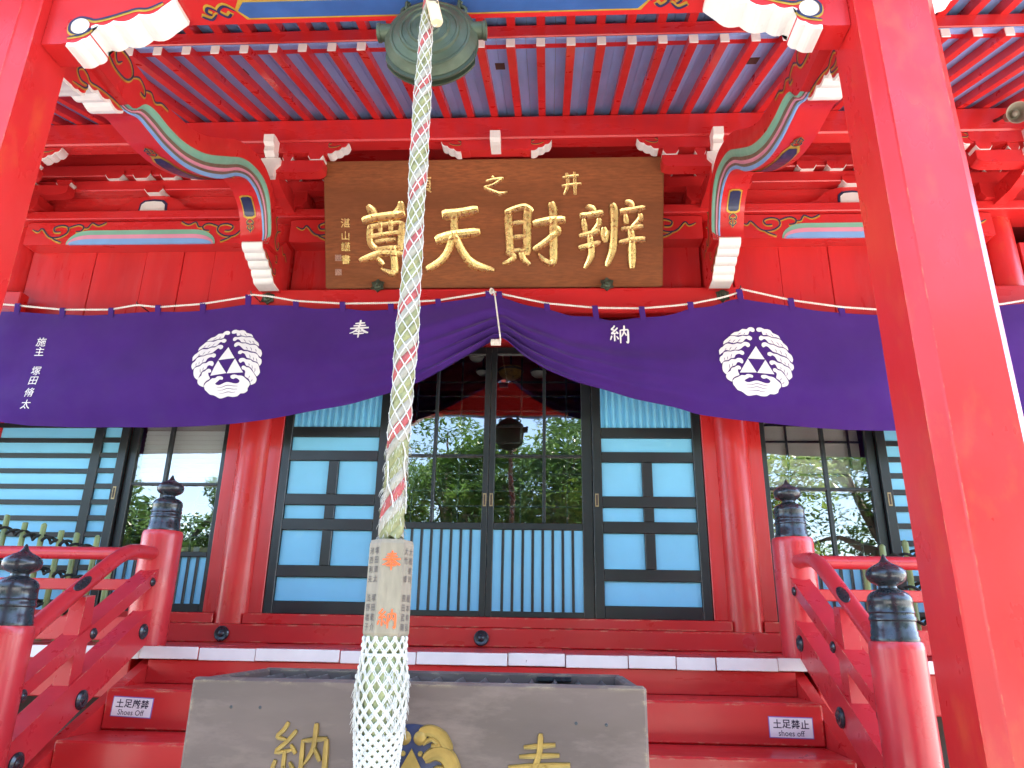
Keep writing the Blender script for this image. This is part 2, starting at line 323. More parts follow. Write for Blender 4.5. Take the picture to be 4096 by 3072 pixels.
# foundation under the floor, sill, threshold, jambs
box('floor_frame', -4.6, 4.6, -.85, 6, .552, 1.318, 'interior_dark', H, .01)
for x0, x1 in ((-4.6, -1.6), (-1.6, 1.6), (1.6, 4.6)):
    box('sill_beam', x0+.001, x1-.001, -.2, .14, 1.381, 1.489, 'red_worn', H, .006)
for x0, x1 in ((-4.6, -1.705), (-1.515, 1.515), (1.705, 4.6)): box('threshold', x0, x1, -.085, .13, 1.49, 1.553, 'red_worn', H, .005)
for x in (-3.62, -1.61, 1.61, 3.62):
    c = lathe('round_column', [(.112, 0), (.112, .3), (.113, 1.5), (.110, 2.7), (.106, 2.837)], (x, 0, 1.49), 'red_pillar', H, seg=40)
    for s in (-1, 1): box('jamb', x+s*.085, x+s*.192, -.035, .07, 1.554, 3.55, 'red_vert', H, .004)
def boss(c, r=.045, parent=H, axis='y', name='boss', s=1):
    pr = [(.001, 0), (r*.95, 0), (r, r*.15), (r, r*.3), (r*.86, r*.48), (r*.62, r*.36), (r*.45, r*.34), (r*.3, r*.55), (r*.12, r*.62), (.001, r*.63)]
    return lathe(name, [(a, b*s) for a, b in pr], c, 'iron', parent, axis, 24)
for x in (-1.58, 0.0): boss((x, -.2, 1.432), .045)
lathe('plugged_hole', [(.001, 0), (.043, 0), (.043, .003), (.001, .004)], (1.578, -.2, 1.438), 'red_rail', H, 'y', 24)
# floor boards of the veranda, ends painted white
J = [-4.3, -3.86, -3.5, -3.06, -2.7, -2.25, -1.93, -1.585, -1.293, -1.012, -.60, -.231, .206, .479, .773, .995, 1.18, 1.464, 1.60, 1.98, 2.36, 2.8, 3.15, 3.6, 4.0, 4.3]
for i in range(len(J)-1):
    dz = (i*37 % 5-2)*.0012; yf = -1.088+(i*53 % 7-3)*.002
    b = box('veranda_board', J[i]+.0015, J[i+1]-.0015, yf, -.1, 1.322+dz, 1.3795+dz, 'red_long', H, .003)
    box('painted_end', J[i]+.002, J[i+1]-.002, yf-.008, yf-.0003, 1.3225+dz, 1.379+dz, 'white_end', b, .003)
for s in (-1, 1): box('edge_beam', s*1.66, s*4.3, -1.03, -.87, 1.14, 1.321, 'red', H, .006)
for s in (-1, 1):
    for x in (1.72, 2.7, 3.9): box('veranda_post', s*x-.06, s*x+.06, -1.01, -.89, .551, 1.139, 'red', H, .006)

# upper walls: planks, nageshi, tie beams
PL = {-1: [-3.51, -3.012, -2.62, -2.333, -2.094, -1.72], 1: [1.72, 2.05, 2.4, 2.73, 3.1, 3.51]}
for s in (-1, 1):
    q = PL[s]
    for i in range(5): box('wall_plank', q[i]+.001, q[i+1]-.001, -.055+(i % 2)*.004, 0, 3.45, 4.15, 'red_vert', H, .004)
    box('wall_plank', s*3.74, s*4.6, -.05, 0, 1.56, 4.15, 'red_vert', H, .004)
    box('lintel', s*1.81, s*3.51, -.075, .05, 3.38, 3.449, 'red', H)
q = [-1.49, -1.1, -.7, -.25, .2, .66, 1.08, 1.49]
for i in range(7): box('wall_plank', q[i]+.001, q[i+1]-.001, -.055+(i % 2)*.004, 0, 3.56, 4.15, 'red_vert', H, .004)
box('door_lintel', -1.49, 1.49, -.08, .1, 3.38, 3.53, 'red', H)
box('long_beam', -1.735, 1.735, -.205, -.116, 3.545, 3.737, 'red_long', H, .008)
for s in (-1, 1):
    box('long_beam', s*3.4, s*4.4, -.205, -.116, 3.545, 3.737, 'red_long', H, .008)
box('head_beam', -4.6, 4.6, -.205, .05, 4.328, 4.398, 'red_long', H, .006)
for z0, z1, y in ((4.399, 4.61, -.05), (4.701, 4.74, -.05), (4.842, 5.25, -.05)): box('wall_board', -4.6, 4.6, y, 0, z0, z1, 'red_long', H, .002)
for z0, z1, y in ((4.611, 4.70, -.15), (4.741, 4.841, -.15)): box('wall_rail', -4.6, 4.6, y, 0, z0, z1, 'red_long', H, .006)
SCROLL = [[(-3.46, 4.253), (-3.413, 4.232), (-3.382, 4.258), (-3.317, 4.19), (-3.243, 4.183), (-3.184, 4.222), (-3.189, 4.27), (-3.241, 4.284), (-3.291, 4.264), (-3.278, 4.23), (-3.235, 4.23)],
          [(-3.19, 4.255), (-3.17, 4.269), (-3.107, 4.289), (-3.066, 4.268), (-3.077, 4.235), (-3.119, 4.228)],
          [(-3.066, 4.26), (-3.034, 4.261), (-3.006, 4.301), (-2.953, 4.28), (-2.898, 4.307)], [(-3.30, 4.185), (-3.268, 4.163), (-3.214, 4.140)]]
def scroll(parent, curves, mp, w=.02):
    for i, c in enumerate(curves):
        n = len(c); v, f = flat_stroke(c, [w*.5]+[w]*(n-2)+[w*1.3], mp, .0012+i*.0003); put('gold_scroll', v, f, 'gold_paint', parent, norm=False)
        v, f = flat_stroke([(x, y+w*.28) for x, y in c], [w*.25]+[w*.55]*(n-2)+[w*.5], mp, .003+i*.0003); put('navy_scroll', v, f, 'navy_paint', parent, norm=False)
def lens(x0, x1, z0, z1, rx):
    L_ = [(x0+rx*(1-math.cos(t*math.pi/16)), z0+(z1-z0)*math.sin(t*math.pi/16)) for t in range(9)]
    R_ = [(x1-rx*(1-math.cos(t*math.pi/16)), z0+(z1-z0)*math.sin(t*math.pi/16)) for t in range(8, -1, -1)]
    return L_+R_
def tie_beam(x0, x1, sc):
    b = prism('tie_beam', [(x0, 4.135), (x0+.02, 4.128), (x1-.02, 4.128), (x1, 4.135), (x1, 4.305), (x1-.05, 4.315), (x0+.05, 4.315), (x0, 4.305)], -.18, -.02, 'red_long', H)
    e0, e1 = x0+.33, x1-.33
    for i, (m, zt) in enumerate((('stripe_green', 4.243), ('stripe_pink', 4.203), ('stripe_blue', 4.168))):
        prism('stripe', lens(e0+i*.012, e1-i*.012, 4.1265-i*.001, zt, .17), -.184-i*.003, -.176+i*.001, m, b)
    for flip in (0, 1):
        mp = (lambda x, z, h: Vector((x0+3.505+x, -.1805-h, z))) if not flip else (lambda x, z, h: Vector((x1-3.505-x, -.1805-h, z)))
        scroll(b, SCROLL, mp)
tie_beam(-3.505, -1.715, 1); tie_beam(1.715, 3.505, 1); tie_beam(-1.495, 1.495, 1)

# frog-leg struts and bracket sets
def strut(c):
    P = [(-.40, 4.3985), (-.40, 4.44), (-.33, 4.445), (-.26, 4.47), (-.19, 4.53), (-.12, 4.562), (-.07, 4.572)]
    b = prism('frog_leg_strut', [(c+x, z) for x, z in P]+[(c-x, z) for x, z in P[::-1]], -.125, -.052, 'red', H)
    n_ = [(-.115, 4.3990), (-.105, 4.505), (-.075, 4.532), (0, 4.54), (.075, 4.532), (.105, 4.505), (.115, 4.3990)]
    prism('navy_outline', [(c+x, z) for x, z in n_], -.131, -.12, 'navy_paint', b)
    prism('white_panel', [(c+x*.86, 4.3992+(z-4.3990)*.87) for x, z in n_], -.136, -.12, 'white_paint', b)
    block(c, 4.572, -.165, w=.14, h=.07, d=.11)
def block(c, z, yf, w=.13, h=.06, face='red', d=.1, parent=None):
    """bearing block: flared foot with a white lower lip"""
    parent = parent or H
    b = prism('bearing_block', [(c-w/2, z+h*.45), (c-w/2, z+h), (c+w/2, z+h), (c+w/2, z+h*.45), (c+w*.34, z+.006), (c-w*.34, z+.006)], yf, yf+d, face, parent)
    q = [(c-w/2-.002, z+h*.45), (c-w/2-.002, z+h*.6), (c-w/2+.003, z+h*.45), (c-w*.34+.002, z+.006), (c+w*.34-.002, z+.006), (c+w/2-.003, z+h*.45), (c+w/2+.002, z+h*.6), (c+w/2+.002, z+h*.45), (c+w*.34, z), (c-w*.34, z)]
    prism('white_lip', q, yf-.002, yf+d, 'white_paint', b)
    return b
for c in (-2.6, 2.6): strut(c)
for c in (-2.93, -2.715, -2.50, -2.285, 2.285, 2.50, 2.715, 2.93, -.5, .5): block(c, 4.697, -.17, .135, .075)
def lobes(pts, b=.22, k=5):
    """cusped outline: an outward bulge between each pair of cusps"""
    out = []
    for (x0, y0), (x1, y1) in zip(pts, pts[1:]):
        dx, dy = x1-x0, y1-y0
        for j in range(k):
            t = j/k; h = math.sin(math.pi*t)*b; out.append((x0+dx*t+dy*h, y0+dy*t-dx*h))
    out.append(pts[-1]); return out
def nose_x(c, s, z, y):
    """carved white-bellied nose ending a bracket arm, along x"""
    pr = lobes([(c, z), (c+s*.05, z+.022), (c+s*.095, z+.046), (c+s*.135, z+.074)], .2*s)
    b = prism('arm_nose', pr+[(c+s*.135, z+.085), (c-s*.06, z+.085), (c-s*.06, z)], y-.035, y+.035, 'red', H)
    prism('white_belly', [(x, zz-.010) for x, zz in pr]+[(c+s*.141, z+.085)]+[(x, zz+.001) for x, zz in pr[::-1]], y-.036, y+.036, 'white_paint', b)
    mp = lambda x, zz, h: Vector((c+s*x, y-.0365-h, zz))
    scroll(b, [[(.085, z+.064), (.05, z+.05), (.012, z+.05), (.0, z+.07), (.02, z+.08)]], mp, .009)
def arm_x(x0, x1, z0, z1, y, t=.04):
    n = 6; r = .07; P = [(x0, z1), (x0, z0+.035)]+[(x0+r*(1-math.cos(i*math.pi/2/n)), z0+.035*(1-math.sin(i*math.pi/2/n))) for i in range(1, n+1)]
    P += [(x0+x1-x, z) for x, z in P[::-1]]
    return prism('bracket_arm', P, y-t, y+t, 'red', H)
def bracket(c, half, col=True):
    if col:  # stepped bracket over a column
        prism('capital_block', [(c-.10, 4.399), (c-.13, 4.44), (c-.13, 4.52), (c+.13, 4.52), (c+.13, 4.44), (c+.10, 4.399)], -.24, -.02, 'red', H)
        arm_x(c-.34, c+.34, 4.522, 4.605, -.20)
        for d in (-.28, 0, .28): block(c+d, 4.607, -.215, .115, .06, d=.06)
    if col: arm_x(c-half, c+half, 4.424, 4.515, -.57, .045)
    if col: prism('outer_arm', [(-.05, 4.36), (-.05, 4.48), (-.60, 4.48), (-.60, 4.425), (-.52, 4.385), (-.40, 4.36)], c-.038, c+.038, 'red', H, 'yz')
    # white faced block and stepped nose in front
    fp = [(c-.036, 4.372), (c-.036, 4.44), (c-.066, 4.475), (c-.066, 4.517), (c+.066, 4.517), (c+.066, 4.475), (c+.036, 4.44), (c+.036, 4.372)]
    if col: prism('white_block', fp, -.645, -.602, 'white_paint', H)
    prism('white_nose', ([(-.60, 4.520), (-.655, 4.520), (-.69, 4.545)] if col else [(-.56, 4.581), (-.66, 4.581)])+[(-.685, 4.585), (-.715, 4.60), (-.72, 4.655), (-.68, 4.664), (-.60, 4.664)], c-.034, c+.034, 'white_paint', H, 'yz')
    arm_x(c-half-.02, c+half+.02, 4.582, 4.664, -.57, .04)
    for d in ((-half+.06, half-.06) if col else ()): block(c+d, 4.517, -.615, .10, .064, d=.09)
    for d in ((-.10, .10) if col else ()): block(c+d, 4.517, -.60, .07, .064, d=.07)
    for s in (-1, 1): nose_x(c+s*(half+.02), s, 4.575, -.57)
for c in (-3.56, -1.505, 1.52, 3.56): bracket(c, .36)
bracket(.04, .22, False)
# wall plate, rafters, soffit boards
box('wall_plate', -5.1, 5.1, -.62, -.50, 4.668, 4.85, 'red_long', H, .01)
box('soffit_back', -5.1, 5.1, -.50, -.02, 5.02, 5.05, 'red', H, .002)
S1 = (4.853-4.495)/1.01; zb = lambda y: 4.495+S1*(y+1.61)
S2 = .235; zf = lambda y: 4.655+S2*(y+1.56)
k1, f1 = prism_geo([(-1.61, zb(-1.61)), (-1.61, zb(-1.61)+.054), (-.30, zb(-.30)+.054), (-.30, zb(-.30))], -.0235, .0235, 'yz')
raf = fixn(mesh(k1, f1, 'red')); k2, f2 = prism_geo([(-3.45, zf(-3.45)), (-3.45, zf(-3.45)+.066), (-1.52, zf(-1.52)+.066), (-1.52, zf(-1.52))], -.023, .023, 'yz'); raf2 = fixn(mesh(k2, f2, 'red'))
def board(y0, y1, zz, wd, m): v, f = prism_geo([(y0, zz(y0)), (y0, zz(y0)+.014), (y1, zz(y1)+.014), (y1, zz(y1))], -wd, wd, 'yz'); return fixn(mesh(v, f, m))
bd1 = board(-1.60, -.30, lambda y: zb(y)+.055, .0815, 'blue_soffit'); bd2 = board(-3.5, -1.50, lambda y: zf(y)+.067, .0815, 'blue_soffit')
for k in range(-31, 31):
    x = .19+.165*k
    if abs(x) > 5: continue
    r_ = link('rafter', raf, (x, 0, 0), H); box('white_end', x-.0242, x+.0242, -1.6175, -1.6105, zb(-1.61)-.001, zb(-1.61)+.0535, 'white_paint', r_, .002)
    r_ = link('flying_rafter', raf2, (x, 0, 0), H); box('white_end', x-.0235, x+.0235, -3.4575, -3.4505, zf(-3.45), zf(-3.45)+.066, 'white_paint', r_, .002)
    link('soffit_board', bd1, (x, 0, 0), H); link('soffit_board', bd2, (x, 0, 0), H)
box('eave_batten', -5.1, 5.1, -1.605, -1.515, 4.571, 4.653, 'red_long', H, .005)
box('eave_board', -5.1, 5.1, -3.50, -3.462, 4.17, 4.32, 'red_long', H, .005)
for x in (-1.46, .11, 1.595): 
    y = -1.3; v, f = prism_geo([(y-.03, zb(y-.03)+.0515), (y+.05, zb(y+.05)+.0515), (y+.05, zb(y+.05)+.055), (y-.03, zb(y-.03)+.055)], x-.028, x+.028, 'yz'); put('soffit_vent', v, f, 'interior_dark', H)
prism('roof', [(-3.62, 4.30), (-3.62, 4.42), (-1.5, 4.98), (2.6, 6.6), (7, 5.0), (7, 4.9), (2.6, 6.48), (-1.5, 4.87)], -5.4, 5.4, 'roof_copper', H, 'yz')
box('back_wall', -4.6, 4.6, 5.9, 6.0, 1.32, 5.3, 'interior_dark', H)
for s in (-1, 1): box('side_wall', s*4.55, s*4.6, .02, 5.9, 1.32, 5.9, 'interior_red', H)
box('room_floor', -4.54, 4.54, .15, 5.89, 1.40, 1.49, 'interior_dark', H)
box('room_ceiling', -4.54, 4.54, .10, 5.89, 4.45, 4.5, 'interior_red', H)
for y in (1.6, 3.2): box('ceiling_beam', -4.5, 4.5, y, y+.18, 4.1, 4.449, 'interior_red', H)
box('altar_screen', -1.8, 1.8, 4.6, 4.8, 1.491, 3.2, 'interior_gold', H)
box('gable_fill', -4.6, 4.6, .0, .06, 5.05, 5.5, 'red', H)

# ------------------------------------------------------------------ porch pillars and beams
for s in (-1, 1):
    cx, cy, h = s*1.548, -2.715, .128; pts = []
    for sx, sy in ((1, 1), (-1, 1), (-1, -1), (1, -1)):
        c4 = [(h, h-.040), (h-.005, h-.036), (h-.036, h-.005), (h-.040, h)]
        if sx*sy < 0: c4 = c4[::-1]
        pts += [(cx+sx*a, cy+sy*b) for a, b in c4]
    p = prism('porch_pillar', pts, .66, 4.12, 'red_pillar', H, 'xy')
    lathe('stone_base', [(.26, 0), (.27, .03), (.24, .09), (.20, .108)], (cx, cy, .551), 'stone', p)
    box('pillar_block', cx-.17, cx+.17, cy-.17, cy+.17, 4.121, 4.20, 'red', p, .03)
    # nosing on the outer side
    pr = lobes([(s*1.68, 3.56), (s*1.73, 3.585), (s*1.78, 3.62), (s*1.83, 3.665), (s*1.87, 3.73)], .2*s)
    b = prism('outer_nose', pr+[(s*1.87, 3.90), (s*1.678, 3.90), (s*1.678, 3.56)], -2.77, -2.65, 'red', H)
    prism('white_belly', [(x, z-.012) for x, z in pr]+[(s*1.877, 3.84)]+[(x, z+.001) for x, z in pr[::-1]], -2.771, -2.649, 'white_paint', b)
    # carved bracket under the beam
    low = [(s*1.418, 3.447), (s*1.345, 3.447), (s*1.325, 3.452)]+lobes([(s*1.318, 3.453), (s*1.27, 3.468), (s*1.243, 3.488)], -.16*s)
    low += [(s*1.250, 3.525), (s*1.236, 3.532)]+lobes([(s*1.232, 3.533), (s*1.172, 3.549), (s*1.082, 3.576), (s*1.0, 3.606)], -.2*s)+[(s*.958, 3.648)]
    b = prism('beam_bracket', low+[(s*.958, 3.652), (s*1.418, 3.652)], -2.765, -2.655, 'red', H)
    wl = low[2:]
    prism('white_belly', [(x, z-.016) for x, z in wl]+[(x, z+.001) for x, z in wl[::-1]], -2.7645, -2.6555, 'white_paint', b)
    lathe('white_curl', [(.001, 0), (.03, 0), (.034, .004), (.03, .009), (.012, .011), (.001, .011)], (s*1.287, -2.765, 3.522), 'white_paint', b, 'y', 20)
    mp = lambda x, z, hh: Vector((s*x, -2.766-hh, z))
    scroll(b, [[(1.325, 3.468), (1.27, 3.483), (1.245, 3.505), (1.262, 3.50), (1.29, 3.484), (1.322, 3.497), (1.325, 3.535), (1.297, 3.558), (1.262, 3.552), (1.235, 3.545), (1.185, 3.558), (1.125, 3.58), (1.09, 3.592), (1.05, 3.592), (1.0, 3.62)]], mp, .016)
box('porch_beam', -1.42, 1.42, -2.79, -2.615, 3.652, 4.02, 'red_long', H, .018)
PB = [o for o in H.children if o.name.startswith('porch_beam')][0]
tip = lambda x1, wd, cy: [(-x1, cy), (-x1+.03, cy-wd), (x1-.03, cy-wd), (x1, cy), (x1-.03, cy+wd), (-x1+.03, cy+wd)]
prism('gold_border', tip(.765, .045, -2.702), 3.648, 3.655, 'gold_paint', PB, 'xy')
prism('blue_inlay', tip(.752, .034, -2.702), 3.644, 3.655, 'blue_inlay', PB, 'xy')
for s in (-1, 1):
    mp = lambda x, y, hh: Vector((s*x, y, 3.6515-hh))
    scroll(PB, [[(.765, -2.702), (.80, -2.725), (.83, -2.70), (.805, -2.675), (.785, -2.69)], [(.83, -2.70), (.86, -2.72), (.875, -2.70), (.86, -2.685)], [(.84, -2.69), (.87, -2.665), (.90, -2.68)]], mp, .02)
box('porch_purlin', -5.0, 5.0, -2.80, -2.62, 4.205, zf(-2.8)-.002, 'red_long', H, .012)
# shrimp-backed beams from pillar to column
T_ = [(-2.586, 3.86), (-2.33, 3.865), (-2.16, 3.87), (-2.03, 3.872), (-1.92, 3.878), (-1.80, 3.905), (-1.67, 3.94), (-1.53, 4.01), (-1.4, 4.10), (-1.2, 4.235), (-1.0, 4.31), (-.85, 4.335), (-.72, 4.31), (-.61, 4.24), (-.53, 4.14), (-.45, 4.02), (-.40, 3.90)]
G_ = [(-2.586, 3.662), (-2.33, 3.662), (-2.17, 3.667), (-2.09, 3.755), (-2.0, 3.785), (-1.88, 3.79), (-1.72, 3.82), (-1.52, 3.905), (-1.3, 4.05), (-1.12, 4.17), (-.95, 4.23), (-.8, 4.245), (-.70, 4.205), (-.64, 4.13), (-.6, 4.05), (-.58, 3.97), (-.602, 3.882)]
B_ = [(-2.586, 3.655), (-2.33, 3.655), (-2.165, 3.66), (-2.06, 3.702), (-1.95, 3.706), (-1.8, 3.712), (-1.62, 3.75), (-1.43, 3.83), (-1.24, 3.94), (-1.08, 4.07), (-.94, 4.145), (-.82, 4.155), (-.74, 4.13), (-.67, 4.08), (-.625, 4.0), (-.60, 3.94), (-.606, 3.876)]
US = [(1.883, 3.721), (1.733, 3.722), (1.503, 3.779), (1.294, 3.882)]
def shrimp(s):
    T, G, B = (cat([(0, y, z) for y, z in q], 4) for q in (T_, G_, B_)); n = len(T)
    xi, xb, xo = 1.458, 1.505, 1.655
    V = []; F = []
    for i in range(n):
        for x, p in ((xo, T[i]), (xi, T[i]), (xi, G[i]), (xb, B[i]), (xo, B[i])): V.append((s*x, p.y, p.z))
    for i in range(n-1):
        for a, b in ((0, 1), (1, 2), (3, 4), (4, 0), (2, 3)): F.append((i*5+a, i*5+b, (i+1)*5+b, (i+1)*5+a))
    F += [(0, 1, 2, 3, 4), tuple((n-1)*5+k for k in (4, 3, 2, 1, 0))]
    b = put('curved_beam', V, F, 'red', H, True)
    cuts = [0, .36, .52, .68, .80, 1.0]; ms = ['stripe_green', 'stripe_brown', 'stripe_pink', 'stripe_brown', 'stripe_blue']
    for k in range(5):
        V = []; F = []; m5 = 5
        for i in range(n):
            if i < 7: continue
            g = Vector((s*xi, G[i].y, G[i].z)); bb = Vector((s*xb, B[i].y, B[i].z)); e = bb-g
            nrm = Vector((-s*.6, 0, -.8)); tp = min(1, (i-7)/3, (n-1-i)/2+.25)
            for j in range(m5):
                t = cuts[k]+(cuts[k+1]-cuts[k])*j/(m5-1); bul = .0022+(.007 if 'brown' not in ms[k] else -.0005)*math.sin(math.pi*j/(m5-1))*max(tp, 0)
                V.append(g+e*t+nrm*bul)
        nn = n-7
        for i in range(nn-1):
            for j in range(m5-1): F.append((i*m5+j, i*m5+j+1, (i+1)*m5+j+1, (i+1)*m5+j))
        put('stripe', V, F, ms[k], b, True, False)
    # sunk inlay on the underside with gilt ends
    def under(t):
        t *= (n-1); i = min(int(t), n-2); return B[i].lerp(B[i+1], t-i)
    for t0, t1 in ((.335, .60), (.735, .835)):
        for nm, m, wd, ex, dd in (('gold_border', 'gold_paint', .042, .008, .003), ('blue_inlay', 'navy_paint', .034, 0, .006)):
            V = []; F = []; kk = 14
            for i in range(kk+1):
                p = under(t0-ex+(t1-t0+2*ex)*i/kk); w_ = wd*(.55 if i in (0, kk) else 1)
                q0 = under(min(1, t0+(t1-t0)*i/kk+.01)); d = (q0-p).normalized(); nn_ = Vector((0, d.z, -d.y));
                if nn_.z > 0 and abs(nn_.z) > .3: nn_ = -nn_
                if abs(nn_.z) <= .3 and nn_.y > 0: nn_ = -nn_
                for sx in (-1, 1): V.append(Vector((s*(1.583+sx*w_), p.y, p.z))+nn_*dd)
            for i in range(kk): F.append((2*i, 2*i+1, 2*i+3, 2*i+2))
            put(nm, V, F, m, b, False, False)
    for tt, sg in ((.318, -1), (.862, 1)):
        p = under(tt); d = (under(tt+.01)-p).normalized(); nn_ = Vector((0, d.z, -d.y))
        if (nn_.z > 0 and abs(nn_.z) > .3) or (abs(nn_.z) <= .3 and nn_.y > 0): nn_ = -nn_
        mp = lambda x, y, hh: Vector((s*(1.583+x), p.y, p.z))+d*(sg*y)+nn_*(.003+hh)
        scroll(b, [[(0, -.03), (-.02, -.012), (-.018, .008), (-.006, 0)], [(0, -.03), (.02, -.012), (.018, .008), (.006, 0)], [(-.012, .016), (-.02, .03), (0, .05)], [(.012, .016), (.02, .03), (0, .05)], [(0, .0), (0, .03), (0, .06)]], mp, .012)
    # painted scrolls on the inner cheek
    mp = lambda y, z, hh: Vector((s*(1.4575-hh), -y, z))
    scroll(b, [[(2.30, 3.80), (2.33, 3.77), (2.35, 3.81), (2.32, 3.845), (2.25, 3.845), (2.215, 3.80), (2.25, 3.745), (2.33, 3.735), (2.39, 3.76)], [(2.215, 3.79), (2.17, 3.825), (2.12, 3.81), (2.11, 3.775), (2.145, 3.77)], [(2.12, 3.80), (2.07, 3.83), (2.03, 3.81), (1.98, 3.845), (1.92, 3.855)],
               [(.44, 4.06), (.49, 4.02), (.50, 3.95), (.46, 3.91), (.43, 3.94), (.45, 3.97)], [(.49, 4.03), (.53, 4.10), (.51, 4.13)]], mp, .017)
    # bracket at the pillar end
    low = [(-2.586, 3.50), (-2.50, 3.512)]+lobes([(-2.49, 3.514), (-2.45, 3.525), (-2.407, 3.545)], .15)+[(-2.404, 3.585)]+lobes([(-2.40, 3.592), (-2.345, 3.614), (-2.265, 3.634), (-2.165, 3.656)], .2)
    b2 = prism('beam_bracket', low+[(-2.165, 3.660), (-2.586, 3.660)], s*1.50, s*1.62, 'red', H, 'yz')
    prism('white_belly', [(y, z-.014) for y, z in low]+[(y, z+.001) for y, z in low[::-1]], s*1.4995, s*1.6205, 'white_paint', b2, 'yz')
    mp = lambda y, z, hh: Vector((s*(1.4995-hh), -y, z))
    scroll(b2, [[(2.49, 3.53), (2.42, 3.555), (2.41, 3.58), (2.45, 3.57), (2.478, 3.595), (2.455, 3.625), (2.42, 3.62), (2.395, 3.606), (2.34, 3.626), (2.26, 3.645), (2.18, 3.655)]], mp, .014)
    # bracket at the column end
    low = lobes([(-.615, 3.884), (-.555, 3.838), (-.49, 3.815), (-.42, 3.785), (-.375, 3.742), (-.325, 3.712)], .2)+[(-.25, 3.708)]
    b3 = prism('beam_bracket', low+[(-.112, 3.708), (-.112, 4.09), (-.23, 4.10), (-.41, 3.93), (-.60, 3.888)], s*1.492, s*1.625, 'red', H, 'yz')
    prism('white_belly', [(y-.008, z-.010) for y, z in low]+[(y, z+.002) for y, z in low[::-1]], s*1.490, s*1.627, 'white_paint', b3, 'yz')
    mp = lambda y, z, hh: Vector((s*(1.4915-hh), -y, z))
    scroll(b3, [[(.56, 3.855), (.50, 3.832), (.43, 3.805), (.39, 3.77), (.355, 3.775), (.35, 3.80), (.375, 3.81)], [(.30, 4.03), (.26, 3.98), (.23, 4.0), (.19, 3.96)], [(.40, 3.92), (.36, 3.90), (.35, 3.87), (.38, 3.86)]], mp, .014)
for s in (-1, 1): shrimp(s)

# ================================================================== sliding doors and windows
def door(label, x0, group='sliding doors and windows'): return thing('sliding_door', label, 'door', (x0, .0, 1.554), group)
def bar(d, nm, xa, xb, za, zb_, yf=-.03, yb=.02, m='black_lacquer', bev=.003): return box(nm, xa, xb, yf, yb, za, zb_, m, d, bev)
def outer_door(s, label):
    d = door(label, s*1.05); X = lambda a, b: (s*a, s*b) if s > 0 else (s*b, s*a)
    bar(d, 'stile', *X(.692, .751), 1.5545, 3.37); bar(d, 'stile', *X(1.356, 1.413), 1.5545, 3.37)
    R_ = [1.5545, 1.632, 1.782, 1.854, 2.08, 2.153, 2.245, 2.317, 2.545, 2.613, 2.711, 2.78, 3.30, 3.37]
    for i in range(0, 14, 2): bar(d, 'rail', *X(.752, 1.355), R_[i], R_[i+1], -.028)
    for i in (3, 5, 7): bar(d, 'mid_stile', *X(1.016, 1.082), R_[i]+.0005, R_[i+1]-.0005, -.026)
    for i, kind in ((1, 1), (3, 2), (5, 2), (7, 2), (9, 1)):
        for a, b in (((.752, 1.355),) if kind == 1 else ((.752, 1.0155), (1.0825, 1.355))): box('panel', *X(a, b), -.006, .006, R_[i]+.0005, R_[i+1]-.0005, 'panel_blue', d, .002)
    # fluted top panel
    n = 13; pitch = (1.355-.752)/n; V = []; F = []
    for i in range(n*4+1):
        x = .752+pitch*i/4; y = -.016+.022*(0, 1, 1, 0)[i % 4]
        for z in (2.7805, 3.2995): V.append((s*x, y, z))
    for i in range(n*4): F.append((2*i, 2*i+2, 2*i+3, 2*i+1))
    put('fluted_panel', V, F, 'panel_blue', d, False, False); return d
outer_door(-1, 'black framed door with blue panels left of the glazed doors, partly behind the rope')
outer_door(1, 'black framed door with blue panels just right of the glazed doors')
def pull(d, x, y=-.033, z=2.29):
    b = box('finger_pull', x-.011, x+.011, y-.0015, y+.004, z-.043, z+.043, 'brass_fit', d, .001); box('recess', x-.006, x+.006, y-.0025, y+.003, z-.034, z+.034, 'interior_dark', b, 0)
def inner_door(s, label):
    d = door(label, s*.34); X = lambda a, b: (s*a, s*b) if s > 0 else (s*b, s*a); y0, y1 = -.012, .03
    B = lambda nm, a, b, za, zc, **k: bar(d, nm, *X(a, b), za, zc, k.get('yf', y0), k.get('yb', y1), 'black_lacquer', k.get('bev', .003))
    B('stile', .001, .040, 1.5545, 3.37); B('stile', .621, .690, 1.5545, 3.37)
    for za, zc in ((1.5545, 1.590), (2.097, 2.141), (3.32, 3.37)): B('rail', .0405, .6205, za, zc)
    box('panel', *X(.0405, .6205), .002, .014, 1.5905, 2.0965, 'panel_blue', d, 0)
    for i in range(8): xx = .0405+.58*(i+1)/9; B('slat', xx-.0085, xx+.0085, 1.5905, 2.0965, yf=-.008, yb=.0015, bev=.002)
    B('muntin', .359, .381, 2.1415, 3.3195); 
    for a, b in ((.0405, .3585), (.3815, .6205)): B('muntin', a, b, 2.580, 2.597)
    for (a, b) in ((.0405, .3585), (.3815, .6205)):
        for za, zc in ((2.1415, 2.5795), (2.5975, 3.3195)): box('pane', *X(a, b), .010, .014, za, zc, 'glass', d, 0)
    for xx in (.211, .524): B('inner_muntin', xx-.006, xx+.006, 2.1415, 3.3195, yf=.075, yb=.09, bev=0)
    for zz in (2.261, 2.366, 2.483, 2.70, 2.815, 2.924, 3.033, 3.14): B('inner_muntin', .0405, .6205, zz-.006, zz+.006, yf=.0755, yb=.089, bev=0)
    pull(d, s*.022, y0-.0005); return d
inner_door(-1, 'left glazed sliding door with black slats over a blue base'); inner_door(1, 'right glazed sliding door with black slats over a blue base, reflecting the gong')
for s in (-1, 1): pull([o for o in bpy.data.objects if o.name.startswith('sliding_door')][1], 0.715*1, -.031) if s > 0 else None
